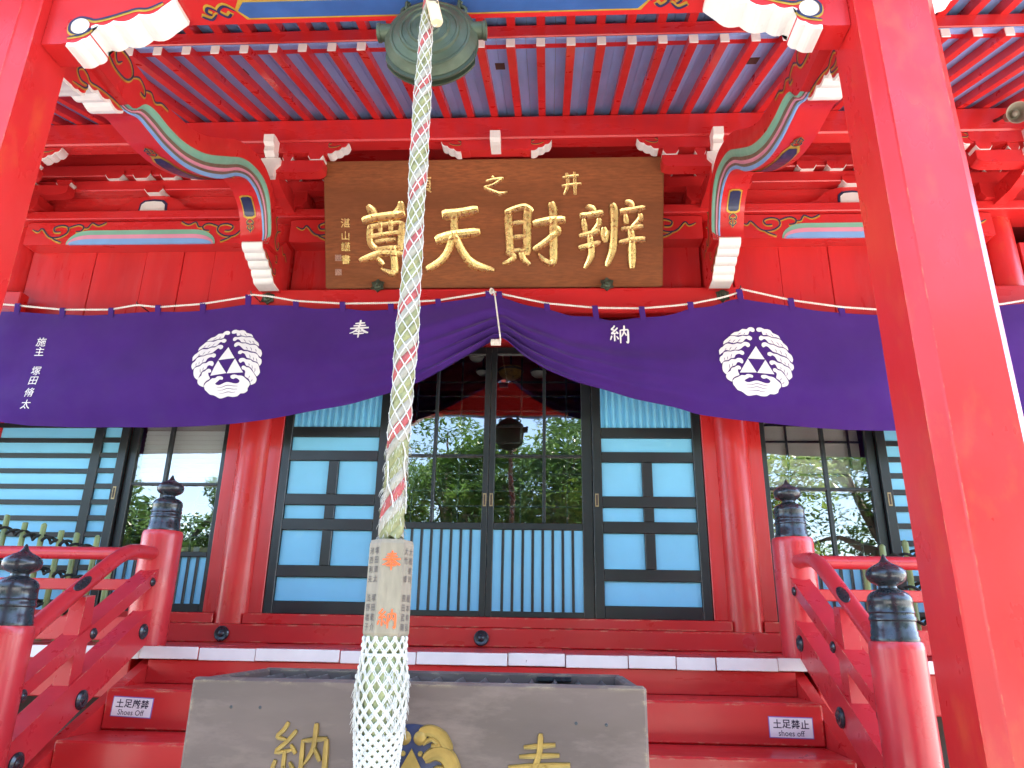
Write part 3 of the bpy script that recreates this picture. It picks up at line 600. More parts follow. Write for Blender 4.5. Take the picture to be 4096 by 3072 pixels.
def side_window(s, label):
    d = door(label, s*2.15); X = lambda a, b: (s*a, s*b) if s > 0 else (s*b, s*a); y0, y1 = -.01, .03
    B = lambda nm, a, b, za, zc, **k: bar(d, nm, *X(a, b), za, zc, k.get('yf', y0), k.get('yb', y1), 'black_lacquer', k.get('bev', .003))
    xe = 2.49 if s > 0 else 2.44
    B('stile', 1.806, 1.84, 1.5545, 3.37); B('stile', xe, xe+.055, 1.5545, 3.37)
    for za, zc in ((1.5545, 1.605), (1.90, 1.932), (3.32, 3.37)): B('rail', 1.8405, xe-.0005, za, zc)
    box('panel', *X(1.8405, xe-.0005), .012, .024, 1.6055, 1.8995, 'panel_blue', d, 0)
    for i in range(9): xx = 1.8405+(xe-1.84)*(i+1)/10; B('slat', xx-.008, xx+.008, 1.6055, 1.8995, yf=-.004, yb=.0115, bev=.002)
    B('muntin', 2.203, 2.225, 1.9325, 3.3195)
    for a, b in ((1.8405, 2.2025), (2.2255, xe-.0005)):
        B('muntin', a, b, 2.370, 2.389)
        for za, zc in ((1.9325, 2.3695), (2.3895, 3.3195)): box('pane', *X(a, b), .010, .014, za, zc, 'glass', d, 0)
    for xx in (2.006, 2.416): B('inner_muntin', xx-.006, xx+.006, 1.9325, 3.3195, yf=.075, yb=.09, bev=0)
    for zz in (2.04, 2.15, 2.26, 2.489, 2.601, 2.714, 2.83, 2.94, 3.05): B('inner_muntin', 1.8405, xe, zz-.006, zz+.006, yf=.0755, yb=.089, bev=0)
    return d, xe
def louver(s, x0, label):
    d = door(label, s*(x0+.5)); X = lambda a, b: (s*a, s*b) if s > 0 else (s*b, s*a); xe = 3.50
    B = lambda nm, a, b, za, zc, **k: bar(d, nm, *X(a, b), za, zc, k.get('yf', -.045), k.get('yb', -.012), 'black_lacquer', k.get('bev', .003))
    x1, x2, x3 = x0+.012, x0+.135, x0+.20
    B('stile', x0-.045, x1, 1.5545, 3.37); B('stile', x2, x3, 1.5545, 3.37); B('stile', xe-.05, xe, 1.5545, 3.37)
    box('panel', *X(x1+.0005, x2-.0005), -.024, -.014, 1.5545, 3.37, 'panel_blue', d, 0); box('panel', *X(x3+.0005, xe-.0505), -.024, -.014, 1.5545, 3.37, 'panel_blue', d, 0)
    for i in range(17):
        z = 1.59+i*.107
        B('slat', x1+.0005, x2-.0005, z, z+.034, yf=-.040, yb=-.0245, bev=.002); B('slat', x3+.0005, xe-.0505, z-.004, z+.028, yf=-.040, yb=-.0245, bev=.002)
    pull(d, s*(x0-.016), -.0465, 2.31); return d
dL, xl = side_window(-1, 'glazed sliding window with white blind left of the left round column')
dR, xr = side_window(1, 'glazed sliding window with pale paper screen right of the right round column')
louver(-1, xl+.055+.046, 'blue panelled shutter with black horizontal slats at the far left'); louver(1, xr+.055+.046, 'blue panelled shutter with black horizontal slats partly behind the right pillar')
# things just inside the windows
t = thing('window_blind', 'white pleated blind inside the left window', 'blind', (-2.14, .06, 2.36))
for i in range(24):
    zz = 2.372+i*.0165; box('blind_slat', -2.43, -1.845, .055+(i % 2)*.004, .060+(i % 2)*.004, zz, zz+.0155, 'blind_white', t, 0)
box('head_rail', -2.43, -1.845, .05, .065, 2.77, 3.3, 'shoji_paper', t, .002)
t = thing('paper_screen', 'pale paper screen behind the upper panes of the right window', 'screen', (2.15, .10, 2.375)); box('screen_paper', 1.845, 2.49, .100, .104, 2.375, 3.3, 'shoji_paper', t, 0); box('screen_frame', 1.845, 2.49, .096, .112, 2.362, 2.3745, 'black_lacquer', t, 0)
t = thing('carton', 'brown cardboard box lying inside the left window', 'box', (-2.0, .2, 1.492)); box('carton_body', -2.12, -1.87, .13, .35, 1.50, 1.975, 'cardboard', t, .004); box('tape', -2.0, -1.96, .127, .3, 1.75, 1.9765, 'white_cord', t, 0)
o = box('shelf_unit', -2.6, -1.75, 1.0, 1.3, 1.491, 2.7, 'interior_dark'); tag(o, 'dark cabinet standing inside behind the left window', 'cabinet')
# lamps inside
for i, (x, z, rr, m, lb) in enumerate(((.07, 3.62, .11, 'interior_gold', 'round gilt hanging lamp in the middle behind the door glass'), (.314, 3.612, .072, 'lamp_glass', 'white bowl lamp right of the gilt lamp behind the door glass'), (-.175, 3.62, .06, 'lamp_glass', 'white bowl lamp left of the gilt lamp behind the door glass'), (-.235, 3.76, .07, 'lamp_glass', 'upper white bowl lamp behind the door glass at far left'))):
    t = thing('hanging_lamp', lb, 'lamp', (x, 1.2, z-rr*.7), 'lamps hanging inside the hall')
    lathe('lamp_shade', [(.001, -rr*.65), (rr*.5, -rr*.6), (rr*.85, -rr*.35), (rr, 0), (rr*.95, rr*.25), (rr*.3, rr*.35), (.001, rr*.36)], (x, 1.2, z), m, t)
    lathe('lamp_band', [(rr*1.02, 0), (rr*1.05, .01), (rr*1.02, .02)], (x, 1.2, z-.005), 'black_lacquer', t)
    tube('lamp_rod', [(x, 1.2, z+rr*.34), (x, 1.2, 4.449)], .008, 'iron', t, 8)

# ================================================================== staircase
ST = thing('staircase', 'red wooden staircase with worn edges rising to the hall', 'stairs', (0, -1.7, .55))
for i in range(1, 5):
    y = -1.088-.30*i; z = 1.38-.1667*i
    box('step', -1.545, 1.545, y, y+.31, z-.1662, z, 'red_worn', ST, .008)
box('riser', -1.545, 1.545, -1.078, -1.03, 1.2135, 1.3205, 'red_long', ST, .003)
for s in (-1, 1):
    prism('stringer', [(-1.02, 1.32), (-1.02, .56), (-2.35, .56), (-2.35, .70)], s*1.546, s*1.60, 'red', ST, 'yz')
# railings
CAP = [(.079, 0), (.080, .012), (.0765, .018), (.077, .032), (.0745, .036), (.0735, .066), (.077, .070), (.077, .078), (.073, .084), (.073, .092), (.076, .096), (.074, .102), (.0725, .128), (.0745, .133), (.0735, .141), (.071, .150), (.064, .160), (.052, .168), (.036, .174), (.031, .179), (.030, .186), (.036, .191), (.043, .193)]
CAP += [(.055, .200), (.063, .209), (.067, .220), (.067, .231), (.063, .241), (.054, .250), (.040, .258), (.027, .264), (.017, .271), (.010, .281), (.005, .294), (.001, .298)]
def railing(s, label):
    t = thing('stair_railing', label, 'railing', (s*1.61, -1.55, .551), 'red railings of the staircase')
    for (x, y, z0, z1, r_) in ((s*1.62, -1.0, 1.382, 1.945, .099), (s*1.61, -2.0, .552, 1.474, .090)):
        p = lathe('post', [(r_*.98, 0), (r_, .02), (r_, z1-z0-.03), (r_*.985, z1-z0-.012), (r_*.94, z1-z0-.002), (r_*.86, z1-z0)], (x, y, z0), 'red_rail', t, seg=36)
        lathe('post_cap', CAP, (x, y, z1-.001), 'iron', p, seg=32)
    x = s*1.612
    pts = [(x, -1.94, 1.405), (x, -1.80, 1.503), (x, -1.60, 1.636), (x, -1.42, 1.752), (x, -1.33, 1.798), (x, -1.24, 1.818), (x, -1.08, 1.822)]
    hr = tube('handrail', cat(pts, 4), .034, 'red_rail', t, 16)
    lathe('oval_fitting', [(.001, 0), (.018, 0), (.019, .002), (.015, .004), (.001, .0045)], (s*1.5785, -1.63, 1.617), 'iron', hr, 'x' if s < 0 else 'x', 20) if False else None
    d = Vector((0, .83, .557))
    V = []; F = []; kk = 20
    for j, (sc, hh) in enumerate(((1, .0015), (.96, .004), (.5, .0055), (.05, .006))):
        for k in range(kk):
            a = 2*math.pi*k/kk; u_, v_ = math.cos(a)*.056*sc, math.sin(a)*.020*sc
            ang = v_/.034; base = Vector((x, -1.62, 1.6225))+d*u_; n0 = Vector((-s*.62, -.44, .65)).normalized(); t0 = d.cross(n0).normalized()
            V.append(base+(n0*math.cos(ang)+t0*math.sin(ang))*(.034+hh))
        if j: F += [((j-1)*kk+k, (j-1)*kk+(k+1) % kk, j*kk+(k+1) % kk, j*kk+k) for k in range(kk)]
    F.append(tuple(3*kk+k for k in range(kk))); put('oval_fitting', V, F, 'iron', hr, True)
    sl = .592; xa, xb = s*1.565, s*1.655
    def rail(nm, yA, zA, yB, zB, h0, h1): return prism(nm, [(yA, zA-h0), (yB, zB-h0), (yB, zB+h1), (yA, zA+h1)], xa, xb, 'red_rail', t, 'yz')
    m_ = rail('mid_rail', -1.93, 1.222, -1.08, 1.716, .032, .032)
    l_ = rail('low_rail', -1.93, .978, -1.08, 1.475, .078, .078)
    for y, z, r_ in ((-1.125, 1.680, .021), (-1.535, 1.442, .023), (-1.905, 1.224, .024)): lathe('rail_boss', [(.001, 0), (r_, 0), (r_, s*-.004), (r_*.7, s*-.009), (r_*.4, s*-.008), (.001, s*-.013)], (xa-s*.0003, y, z), 'iron', m_, 'x', 20)
    for y, z, r_ in ((-1.135, 1.448, .036), (-1.53, 1.178, .040), (-1.86, .99, .04)): lathe('rail_boss', [(.001, 0), (r_, 0), (r_, s*-.006), (r_*.7, s*-.013), (r_*.4, s*-.010), (.001, s*-.018)], (xa-s*.0003, y, z), 'iron', l_, 'x', 24)
    for yc in (-1.58,):
        f = lambda y, z0: z0+sl*(y+1.505)
        prism('strut', [(yc-.038, 1.2277+.58*(yc+1.505)+.05), (yc+.038, 1.2277+.58*(yc+1.505)+.10), (yc+.038, 1.413+.10), (yc+.03, 1.60), (yc-.03, 1.59), (yc-.038, 1.43)], s*1.578, s*1.645, 'red_rail', t, 'yz')
    return t
railing(-1, 'red stair railing with black onion caps on the left of the steps'); railing(1, 'red stair railing with black onion caps on the right of the steps')
for s, lb in ((-1, 'horizontal red veranda railing at left, in front of the bamboo'), (1, 'horizontal red veranda railing at right, beside the big pillar')):
    t = thing('veranda_railing', lb, 'railing', (s*2.9, -.95, 1.381), 'veranda railings')
    tube('top_rail', [(s*1.715, -.95, 1.832), (s*4.3, -.95, 1.832)], .033, 'red_rail', t, 14); box('mid_rail', s*1.712, s*4.3, -.98, -.92, 1.645, 1.70, 'red_rail', t, .004); box('base_rail', s*1.71, s*4.3, -.99, -.91, 1.40, 1.515, 'red_rail', t, .004)
    for x in (2.75, 3.9): box('short_post', s*x-.03, s*x+.03, -.978, -.922, 1.382, 1.80, 'red_rail', t, .003)
# bamboo screens tied with black rope
def bamboo(s, label):
    t = thing('bamboo_fence', label, 'fence', (s*2.6, -.55, 1.381), 'bamboo fences on the veranda'); n = 11
    for i in range(n):
        x = 2.15+i*.113+random.uniform(-.008, .008); top = (1.89+.05*(i > 0)+i*.022)+random.uniform(-.01, .012)
        zz = [1.382, 1.55, 1.555, 1.56, 1.75, 1.755, 1.76, top-.004, top]; rr = [.017, .017, .0185, .017, .0165, .018, .0165, .0165, .013]
        tube('cane', [(s*x, -.55+random.uniform(-.004, .004), z) for z in zz], rr, 'bamboo_green', t, 10)
    for hz in (.045, .22, .40):
        P = []; A = []
        for k in range(n*16):
            u_ = k/16; x = 2.11+u_*.113; z = 1.90+.022*u_-hz+math.sin(u_*5)*.004; a = u_*2*math.pi
            P.append((s*x, -.55+math.cos(a)*.022, z+math.sin(a)*.016)); A.append((s*x, -.55-math.cos(a)*.022, z-math.sin(a)*.016))
        v, f = merge([tube_geo(P, .0085, 6), tube_geo(A, .0085, 6)]); put('black_rope', v, f, 'black_rope', t, True)
bamboo(-1, 'green bamboo fence tied with black rope behind the left veranda railing'); bamboo(1, 'green bamboo fence tied with black rope beside the right pillar')

# ================================================================== name plaque
PQ = thing('name_plaque', 'large dark brown wooden plaque with gilt carved characters hung leaning forward', 'sign', (0, -.2, 3.745))
P0 = Vector((0, -.2, 3.745)); vh = (Vector((0, -.53, 4.566))-P0).normalized(); vn = Vector((0, -vh.z, vh.y)); HH = .885
pm = lambda x, y, h: P0+Vector((1, 0, 0))*x+vh*y+vn*h
V = [];
b = bmesh.new(); bmesh.ops.create_cube(b, size=1); bmesh.ops.scale(b, vec=(2.366, HH, .05), verts=b.verts); bmesh.ops.bevel(b, geom=b.edges[:], offset=.008, segments=2, affect='EDGES')
put('board', [pm(v.co.x+.006, v.co.y+HH/2, v.co.z-.025) for v in b.verts], [tuple(v.index for v in f.verts) for f in b.faces], 'plaque_wood', PQ) if (b.verts.index_update() or True) else None
b.free()
def bil(a, b_, c00, c10, c01, c11):
    u_, v_ = a/2212, b_/1659
    return tuple(c00[i]*(1-u_)*(1-v_)+c10[i]*u_*(1-v_)+c01[i]*(1-u_)*v_+c11[i]*u_*v_ for i in (0, 1))
PA = lambda a, b_: bil(a, b_, (-1.165, .895), (.063, .877), (-1.181, -.02), (.06, -.027))
PB_ = lambda a, b_: bil(a, b_, (.029, .877), (1.229, .859), (.025, -.027), (1.238, -.034))
def carve(nm, fn, strokes, h=.010): glyphs(nm, [([fn(*p) for p in pts], [x*.00066 for x in (wd if isinstance(wd, list) else [wd]*len(pts))]) for pts, wd in strokes], pm, 'gold', PQ, h)
carve('character', PA, [([(1500, 690), (1700, 668), (1930, 620)], [135, 115, 100]), ([(1640, 700), (1640, 930)], [90, 90]), ([(1415, 1010), (1620, 945), (1955, 905)], [120, 115, 100]), ([(1620, 960), (1560, 1150), (1460, 1280), (1295, 1380)], [85, 90, 90, 80]), ([(1650, 960), (1760, 1180), (1890, 1320), (2140, 1390)], [85, 95, 115, 55])])
carve('character', PB_, [([(160, 640), (180, 900), (195, 1175)], [95, 90, 85]), ([(140, 660), (270, 610), (385, 590), (475, 645)], [70, 75, 80, 70]), ([(415, 620), (410, 900), (410, 1190)], [105, 95, 90]), ([(190, 805), (390, 780)], [55, 60]), ([(200, 980), (390, 960)], [55, 60]), ([(205, 1150), (390, 1130)], [55, 60]),
    ([(140, 1160), (245, 1215), (190, 1275), (100, 1310)], [50, 70, 65, 35]), ([(335, 1170), (365, 1250), (440, 1320)], [70, 75, 55]), ([(490, 805), (690, 765), (885, 750)], [90, 100, 95]), ([(715, 535), (740, 640), (735, 780)], [80, 105, 85]), ([(740, 760), (745, 1050), (745, 1300)], [90, 95, 95]),
    ([(770, 850), (800, 890), (760, 950)], [70, 95, 70]), ([(770, 925), (640, 1040), (495, 1130)], [80, 85, 65]), ([(750, 1290), (690, 1300), (610, 1250), (555, 1180)], [90, 75, 55, 25])])
carve('character', PB_, [([(1155, 580), (1230, 610), (1260, 660)], [50, 85, 70]), ([(1085, 705), (1230, 690), (1370, 660)], [80, 80, 75]), ([(1125, 745), (1135, 830), (1150, 915)], [45, 70, 55]), ([(1320, 740), (1310, 820), (1235, 905)], [60, 75, 45]), ([(1075, 960), (1200, 935), (1325, 895)], [60, 75, 80]), ([(1205, 950), (1220, 1100)], [70, 75]), ([(1065, 1110), (1200, 1080), (1335, 1035)], [60, 75, 55]), ([(1220, 1070), (1220, 1210), (1140, 1365)], [80, 80, 40]),
    ([(1380, 850), (1390, 940), (1400, 1030)], [60, 100, 70]), ([(1435, 890), (1415, 960)], [40, 60]), ([(1485, 555), (1510, 640), (1508, 900), (1490, 1130), (1415, 1335)], [70, 95, 85, 90, 55]),
    ([(1650, 525), (1710, 545), (1745, 590)], [50, 85, 60]), ([(1590, 655), (1740, 630), (1895, 600)], [85, 75, 65]), ([(1650, 690), (1665, 800)], [50, 75]), ([(1835, 680), (1830, 750), (1720, 860)], [55, 75, 45]), ([(1600, 870), (1740, 860), (1870, 830)], [50, 65, 55]), ([(1715, 880), (1735, 1010)], [80, 85]), ([(1575, 1040), (1740, 1010), (1895, 1000)], [50, 75, 75]), ([(1735, 1030), (1735, 1360)], [95, 85])])
carve('character', PA, [([(545, 575), (600, 640), (640, 710)], [60, 110, 90]), ([(965, 525), (960, 620), (880, 700)], [60, 115, 90]), ([(485, 765), (640, 725), (1010, 680)], [90, 100, 100]), ([(580, 830), (580, 1040), (660, 1130)], [85, 80, 75]), ([(985, 790), (965, 1130)], [90, 80]), ([(560, 845), (800, 810), (1000, 790)], [60, 65, 60]), ([(600, 965), (780, 940), (960, 915)], [65, 70, 65]), ([(705, 780), (710, 930)], [60, 55]), ([(840, 760), (840, 910)], [60, 60]), ([(640, 1035), (900, 1000)], [60, 65]), ([(640, 1130), (960, 1095)], [60, 65]),
    ([(445, 1270), (600, 1215), (720, 1175), (1000, 1185)], [60, 90, 80, 75]), ([(870, 1090), (890, 1300), (895, 1420)], [80, 90, 95]), ([(900, 1430), (820, 1420), (720, 1370)], [90, 70, 30]), ([(670, 1240), (745, 1320)], [65, 75])])
carve('character', PB_, [([(865, 222), (1060, 195)], [40, 45]), ([(855, 328), (1095, 297)], [42, 40]), ([(910, 165), (925, 320), (880, 435)], [42, 42, 30]), ([(1010, 150), (1020, 430)], [42, 45])], .006)
carve('character', PB_, [([(-40, 210), (-10, 245)], [50, 40]), ([(-115, 268), (0, 245), (105, 232)], [35, 40, 42]), ([(90, 240), (-20, 310), (-140, 345)], [38, 34, 36]), ([(-140, 350), (-10, 400), (70, 425), (160, 400)], [34, 44, 52, 22])], .006)
def ptext(s, x, y, sz, m='gold', bold=.012, nm='character'): return text(nm, s, lambda a, b_, h: pm(x+a, y+b_, .0035), sz, m, PQ, bold)
ptext('頭', -.472, .712, .12)
for s_, y in zip('湛山謹書', (.456, .368, .291, .202)): ptext(s_, -1.027, y, .068)
mat('seal_red', (.34, .19, .14), rough=.5, var=.5, scale=120, bump=.3)
for y in (.214, .114): 
    v = [pm(-1.082+a*.022, y+b_*.022, h) for h in (-.001, .003) for a, b_ in ((-1, -1), (1, -1), (1, 1), (-1, 1))]
    put('seal', v, [(4, 5, 6, 7), (0, 1, 5, 4), (1, 2, 6, 5), (2, 3, 7, 6), (3, 0, 4, 7)], 'seal_red', PQ)
def star_bolt(c, parent, r_=.052, nm='star_fitting'):
    x, y, z = c; pts = []
    for k in range(12): a = math.pi*k/6+math.pi/2; rr = r_ if k % 2 == 0 else r_*.72; pts.append((x+rr*math.cos(a), z+rr*math.sin(a)))
    b_ = prism(nm, pts, y-.012, y, 'bronze_dark', parent); lathe('bolt_head', [(.001, 0), (r_*.55, 0), (r_*.5, .008), (r_*.3, .012), (r_*.2, .03), (.001, .034)], (x, y-.012, z), 'bronze_dark', b_, 'y', 16); return b_
for x in (-1.578, 1.588): star_bolt((x, -.2055, 3.667), H)
for x in (-.796, .802): star_bolt((x, -.226, 3.748), PQ)

# ================================================================== purple curtain
TOP = [(-4.4, 3.50), (-3.9, 3.48), (-3.6, 3.52), (-3.301, 3.497), (-3.043, 3.484), (-2.77, 3.465), (-2.593, 3.476), (-2.406, 3.487), (-2.263, 3.492), (-2.096, 3.491), (-1.955, 3.502), (-1.825, 3.519), (-1.653, 3.548), (-1.498, 3.541), (-1.334, 3.54), (-1.168, 3.51), (-.99, 3.515), (-.837, 3.491), (-.666, 3.507), (-.517, 3.524), (-.347, 3.547), (-.145, 3.58), (-.007, 3.603), (.035, 3.609), (.078, 3.591), (.228, 3.538), (.386, 3.508), (.543, 3.444), (.699, 3.443), (.802, 3.409), (.999, 3.436), (1.134, 3.441), (1.229, 3.458), (1.318, 3.497), (1.462, 3.508), (1.642, 3.57), (1.743, 3.546), (1.984, 3.511), (2.143, 3.482), (2.303, 3.47), (2.491, 3.452), (2.8, 3.44), (3.1, 3.475), (3.333, 3.515), (3.447, 3.52), (3.7, 3.55), (4.0, 3.50), (4.4, 3.50)]
BOT = [(-4.4, 2.72), (-3.6, 2.71), (-3.184, 2.705), (-2.964, 2.679), (-2.643, 2.675), (-2.38, 2.681), (-2.117, 2.68), (-1.806, 2.694), (-1.6, 2.71), (-1.396, 2.737), (-1.234, 2.77), (-1.094, 2.80), (-.886, 2.839), (-.635, 2.92), (-.483, 2.974), (-.332, 3.05), (-.181, 3.138), (-.028, 3.226), (.064, 3.287), (.09, 3.293), (.106, 3.282), (.232, 3.159), (.386, 3.061), (.589, 2.975), (.729, 2.938), (.937, 2.869), (1.084, 2.838), (1.187, 2.818), (1.332, 2.771), (1.573, 2.741), (1.765, 2.722), (2.003, 2.697), (2.24, 2.683), (2.487, 2.679), (2.8, 2.68), (3.2, 2.70), (4.4, 2.71)]
ROPE = [(-4.4, 3.56), (-3.9, 3.52), (-3.6, 3.57), (-3.314, 3.551), (-2.937, 3.513), (-2.6, 3.511), (-2.417, 3.546), (-2.269, 3.528), (-1.962, 3.55), (-1.66, 3.601), (-1.63, 3.619), (-1.507, 3.606), (-1.318, 3.57), (-.992, 3.548), (-.842, 3.549), (-.669, 3.551), (-.343, 3.568), (-.008, 3.626), (.024, 3.636), (.078, 3.614), (.386, 3.542), (.705, 3.508), (1.012, 3.502), (1.233, 3.521), (1.33, 3.532), (1.539, 3.576), (1.645, 3.61), (1.666, 3.639), (1.984, 3.556), (2.307, 3.504), (2.496, 3.488), (2.9, 3.47), (3.319, 3.521), (3.464, 3.546), (3.7, 3.60), (4.0, 3.55), (4.4, 3.56)]
TABS = [-3.57, -3.254, -2.932, -2.59, -2.261, -1.956, -1.648, -1.315, -.989, -.664, -.342, -.007, .068, .386, .704, 1.01, 1.328, 1.652, 1.979, 2.303, 2.63, 2.95, 3.27, 3.6, 3.9]
def pl(L_, x):
    for (a, b_), (c, d) in zip(L_, L_[1:]):
        if x <= c: return b_+(d-b_)*max(0, (x-a))/(c-a)
    return L_[-1][1]
def sm(L_, x): return sum(pl(L_, x+d)*w_ for d, w_ in ((-.05, .15), (-.02, .2), (0, .3), (.02, .2), (.05, .15)))
CY = -.365
def cloth_y(x, v):
    dx = x-.08; a = math.exp(-abs(dx)/.55); side = 1 if dx > 0 else -1
    y = CY-.035*math.sin(math.pi*min(1, v*.9))-.012*v
    w_ = max(0, min(1, (v-.25)/.35))
    y -= (.030*a*min(1, abs(dx)/.05+.25))*w_*math.sin(v*v*26+side*1.0+.6*math.sin(3*x))
    y -= .020*math.exp(-abs(dx)/1.3)*w_*math.sin(v*12+2.2*x)
    y -= .024*math.sin(v*7.5+1.7*x+.8*math.sin(2.1*x))*(.25+.75*min(1, v*1.6))
    y -= .006*math.sin(x*9.0+3*math.sin(x*2))*max(0, 1-v*2.2)            # small pleats under the loops
    y += .022*(noise.noise(Vector((x*1.5, v*2.2, 3.1))))
    if v > .93: y += .010*(v-.93)/.07
    return y
CU = thing('hall_curtain', 'long purple curtain with white wave crests tied up in the middle', 'curtain', (0, CY, 2.67))
V = []; F = []; nu, nv = 420, 44
for i in range(nu+1):
    x = -4.4+8.8*i/nu; t0, b0 = sm(TOP, x), sm(BOT, x)
    for j in range(nv+1): v = j/nv; V.append((x, cloth_y(x, v), t0+(b0-t0)*v))
for i in range(nu):
    for j in range(nv): F.append((i*(nv+1)+j, i*(nv+1)+j+1, (i+1)*(nv+1)+j+1, (i+1)*(nv+1)+j))
cl = put('cloth', V, F, 'purple_cloth', CU, True, False)
def onc(x, z, h=0):
    t0, b0 = sm(TOP, x), sm(BOT, x); return Vector((x, cloth_y(x, (t0-z)/(t0-b0))-.0035-h, z))
for x in TABS:
    z0, z1 = sm(TOP, x)-.03, pl(ROPE, x)+.008; P = []
    yy = cloth_y(x, .02)
    for k, (dy, z) in enumerate(((-.004, z0), (-.006, (z0+z1)/2), (-.010, z1-.01), (-.006, z1+.002), (.004, z1+.001), (.008, z1-.012), (.003, z0+.01))):
        for sx in (-1, 1): P.append((x+sx*.0185+(z1-z)*.1, yy+dy, z))
    put('loop', P, [(2*k, 2*k+1, 2*k+3, 2*k+2) for k in range(6)], 'purple_cloth', cl, False, False)
WAVES = [
 [(465,455),(540,385),(620,360),(690,300),(770,295),(810,255),(870,240),(915,265),(910,310),(870,325),(830,315),(810,345),(790,395),(720,405),(660,418),(590,440),(520,446)],
 [(320,660),(340,590),(410,520),(460,472),(540,462),(610,468),(690,430),(760,430),(810,410),(855,430),(860,465),(830,495),(790,490),(755,475),(720,505),(690,545),(640,570),(580,570),(510,602),(430,592),(370,622)],
 [(240,880),(235,800),(270,740),(310,710),(345,665),(410,627),(500,632),(580,597),(650,594),(710,550),(780,545),(815,580),(800,625),(760,640),(730,615),(690,640),(640,690),(590,722),(500,737),(440,767),(360,762),(300,820)],
 [(260,1050),(230,990),(250,920),(295,880),(325,817),(400,788),(450,783),(530,748),(600,745),(640,725),(690,745),(690,790),(655,815),(615,800),(570,810),(530,840),(500,898),(440,912),(390,962),(320,982)],
 [(340,1235),(290,1190),(275,1120),(288,1035),(330,1003),(400,983),(450,933),(520,925),(570,890),(640,890),(665,940),(640,985),(590,965),(545,985),(520,1035),(450,1072),(410,1122),(375,1175)],
 [(440,1355),(370,1330),(335,1280),(362,1205),(422,1158),(445,1102),(500,1077),(530,1052),(570,1035),(610,1055),(610,1095),(570,1105),(555,1110),(560,1160),(578,1208),(515,1243),(455,1295)],
 [(1385,380),(1350,320),(1250,290),(1220,250),(1160,230),(1100,240),(1040,220),(980,230),(950,265),(970,300),(1020,300),(1050,290),(1070,352),(1140,338),(1240,368),(1310,358)],
 [(1515,580),(1500,510),(1430,450),(1390,397),(1310,382),(1240,387),(1170,367),(1080,382),(1030,375),(995,410),(1000,455),(1040,460),(1085,425),(1130,445),(1170,493),(1260,498),(1350,532),(1420,522)],
 [(1560,805),(1585,740),(1560,660),(1512,625),(1470,567),(1400,547),(1340,552),(1250,517),(1180,520),(1110,490),(1050,510),(1030,560),(1060,595),(1110,560),(1160,580),(1230,648),(1300,658),(1380,688),(1470,708),(1520,765)],
 [(1535,970),(1575,920),(1575,850),(1527,812),(1500,757),(1430,722),(1370,717),(1300,687),(1230,687),(1180,665),(1130,690),(1130,735),(1180,745),(1210,720),(1260,745),(1300,818),(1360,833),(1430,878),(1500,902)],
 [(1465,1155),(1530,1090),(1525,1010),(1515,947),(1470,912),(1410,897),(1370,862),(1290,854),(1240,825),(1170,835),(1145,880),(1180,920),(1225,890),(1260,910),(1285,968),(1340,982),(1395,1032),(1420,1092)],
 [(1335,1305),(1420,1270),(1455,1200),(1430,1133),(1390,1067),(1340,1007),(1290,1000),(1240,970),(1200,990),(1205,1035),(1240,1045),(1260,1080),(1240,1155),(1300,1192),(1330,1255)],
 [(450,1340),(490,1287),(560,1247),(620,1205),(680,1200),(720,1170),(790,1165),(825,1185),(810,1220),(760,1220),(720,1250),(665,1290),(690,1315),(750,1315),(830,1280),(890,1262),(960,1270),(1040,1285),(1110,1270),(1130,1225),(1070,1185),(1020,1205),(975,1190),(975,1150),(1050,1130),(1110,1145),(1190,1150),(1250,1197),(1305,1247),(1316,1300),(1270,1360),(1260,1410),(1190,1450),(1120,1455),(1060,1500),(960,1515),(880,1505),(800,1530),(720,1545),(650,1510),(600,1490),(540,1480),(490,1430),(460,1400)],
 [(922,595),(1065,828),(752,868)], [(750,872),(898,1108),(590,1160)], [(1075,835),(1215,1090),(905,1112)]]
SLITS = [[(690,1362),(780,1355),(890,1318),(1000,1328),(1085,1330)], [(695,1412),(790,1402),(890,1372),(1000,1385),(1072,1380)], [(720,1466),(800,1455),(890,1432),(960,1440),(1030,1432)],
         [(590,440),(630,400),(665,378)], [(712,408),(725,385),(740,365)], [(415,600),(440,570),(465,545)], [(490,608),(520,560),(550,530)], [(585,575),(615,535),(645,505)], [(340,775),(355,750),(372,730)], [(425,765),(445,720),(470,690)], [(525,735),(545,700),(570,672)],
         [(318,980),(320,950),(328,925)], [(380,960),(378,925),(385,895)], [(440,912),(450,870),(465,830)], [(410,1120),(405,1080),(408,1035)], [(455,1070),(462,1045),(470,1010)], [(1150,340),(1135,320),(1115,305)], [(1260,365),(1240,335),(1210,308)], [(1255,498),(1235,460),(1205,430)], [(1355,525),(1340,485),(1305,455)], [(1425,525),(1405,490),(1380,468)], [(1300,655),(1290,620),(1268,598)], [(1385,685),(1378,640),(1355,605)], [(1470,705),(1470,670),(1450,642)], [(1362,835),(1362,795),(1345,758)], [(1425,875),(1430,845),(1422,812)], [(1490,905),(1492,865),(1480,830)], [(1335,980),(1345,955),(1335,930)], [(1395,1030),(1400,1000),(1395,962)], [(1425,1095),(1445,1050),(1448,1010)], [(1300,1190),(1320,1170),(1332,1145)], [(1330,1250),(1360,1232),(1375,1205)]]
def affine(src, dst):
    (x0, y0), (x1, y1), (x2, y2) = src; d = (x1-x0)*(y2-y0)-(x2-x0)*(y1-y0)
    def f(x, y):
        a = ((x-x0)*(y2-y0)-(x2-x0)*(y-y0))/d; b_ = ((x1-x0)*(y-y0)-(x-x0)*(y1-y0))/d
        return tuple(dst[0][i]+a*(dst[1][i]-dst[0][i])+b_*(dst[2][i]-dst[0][i]) for i in (0, 1))
    return f
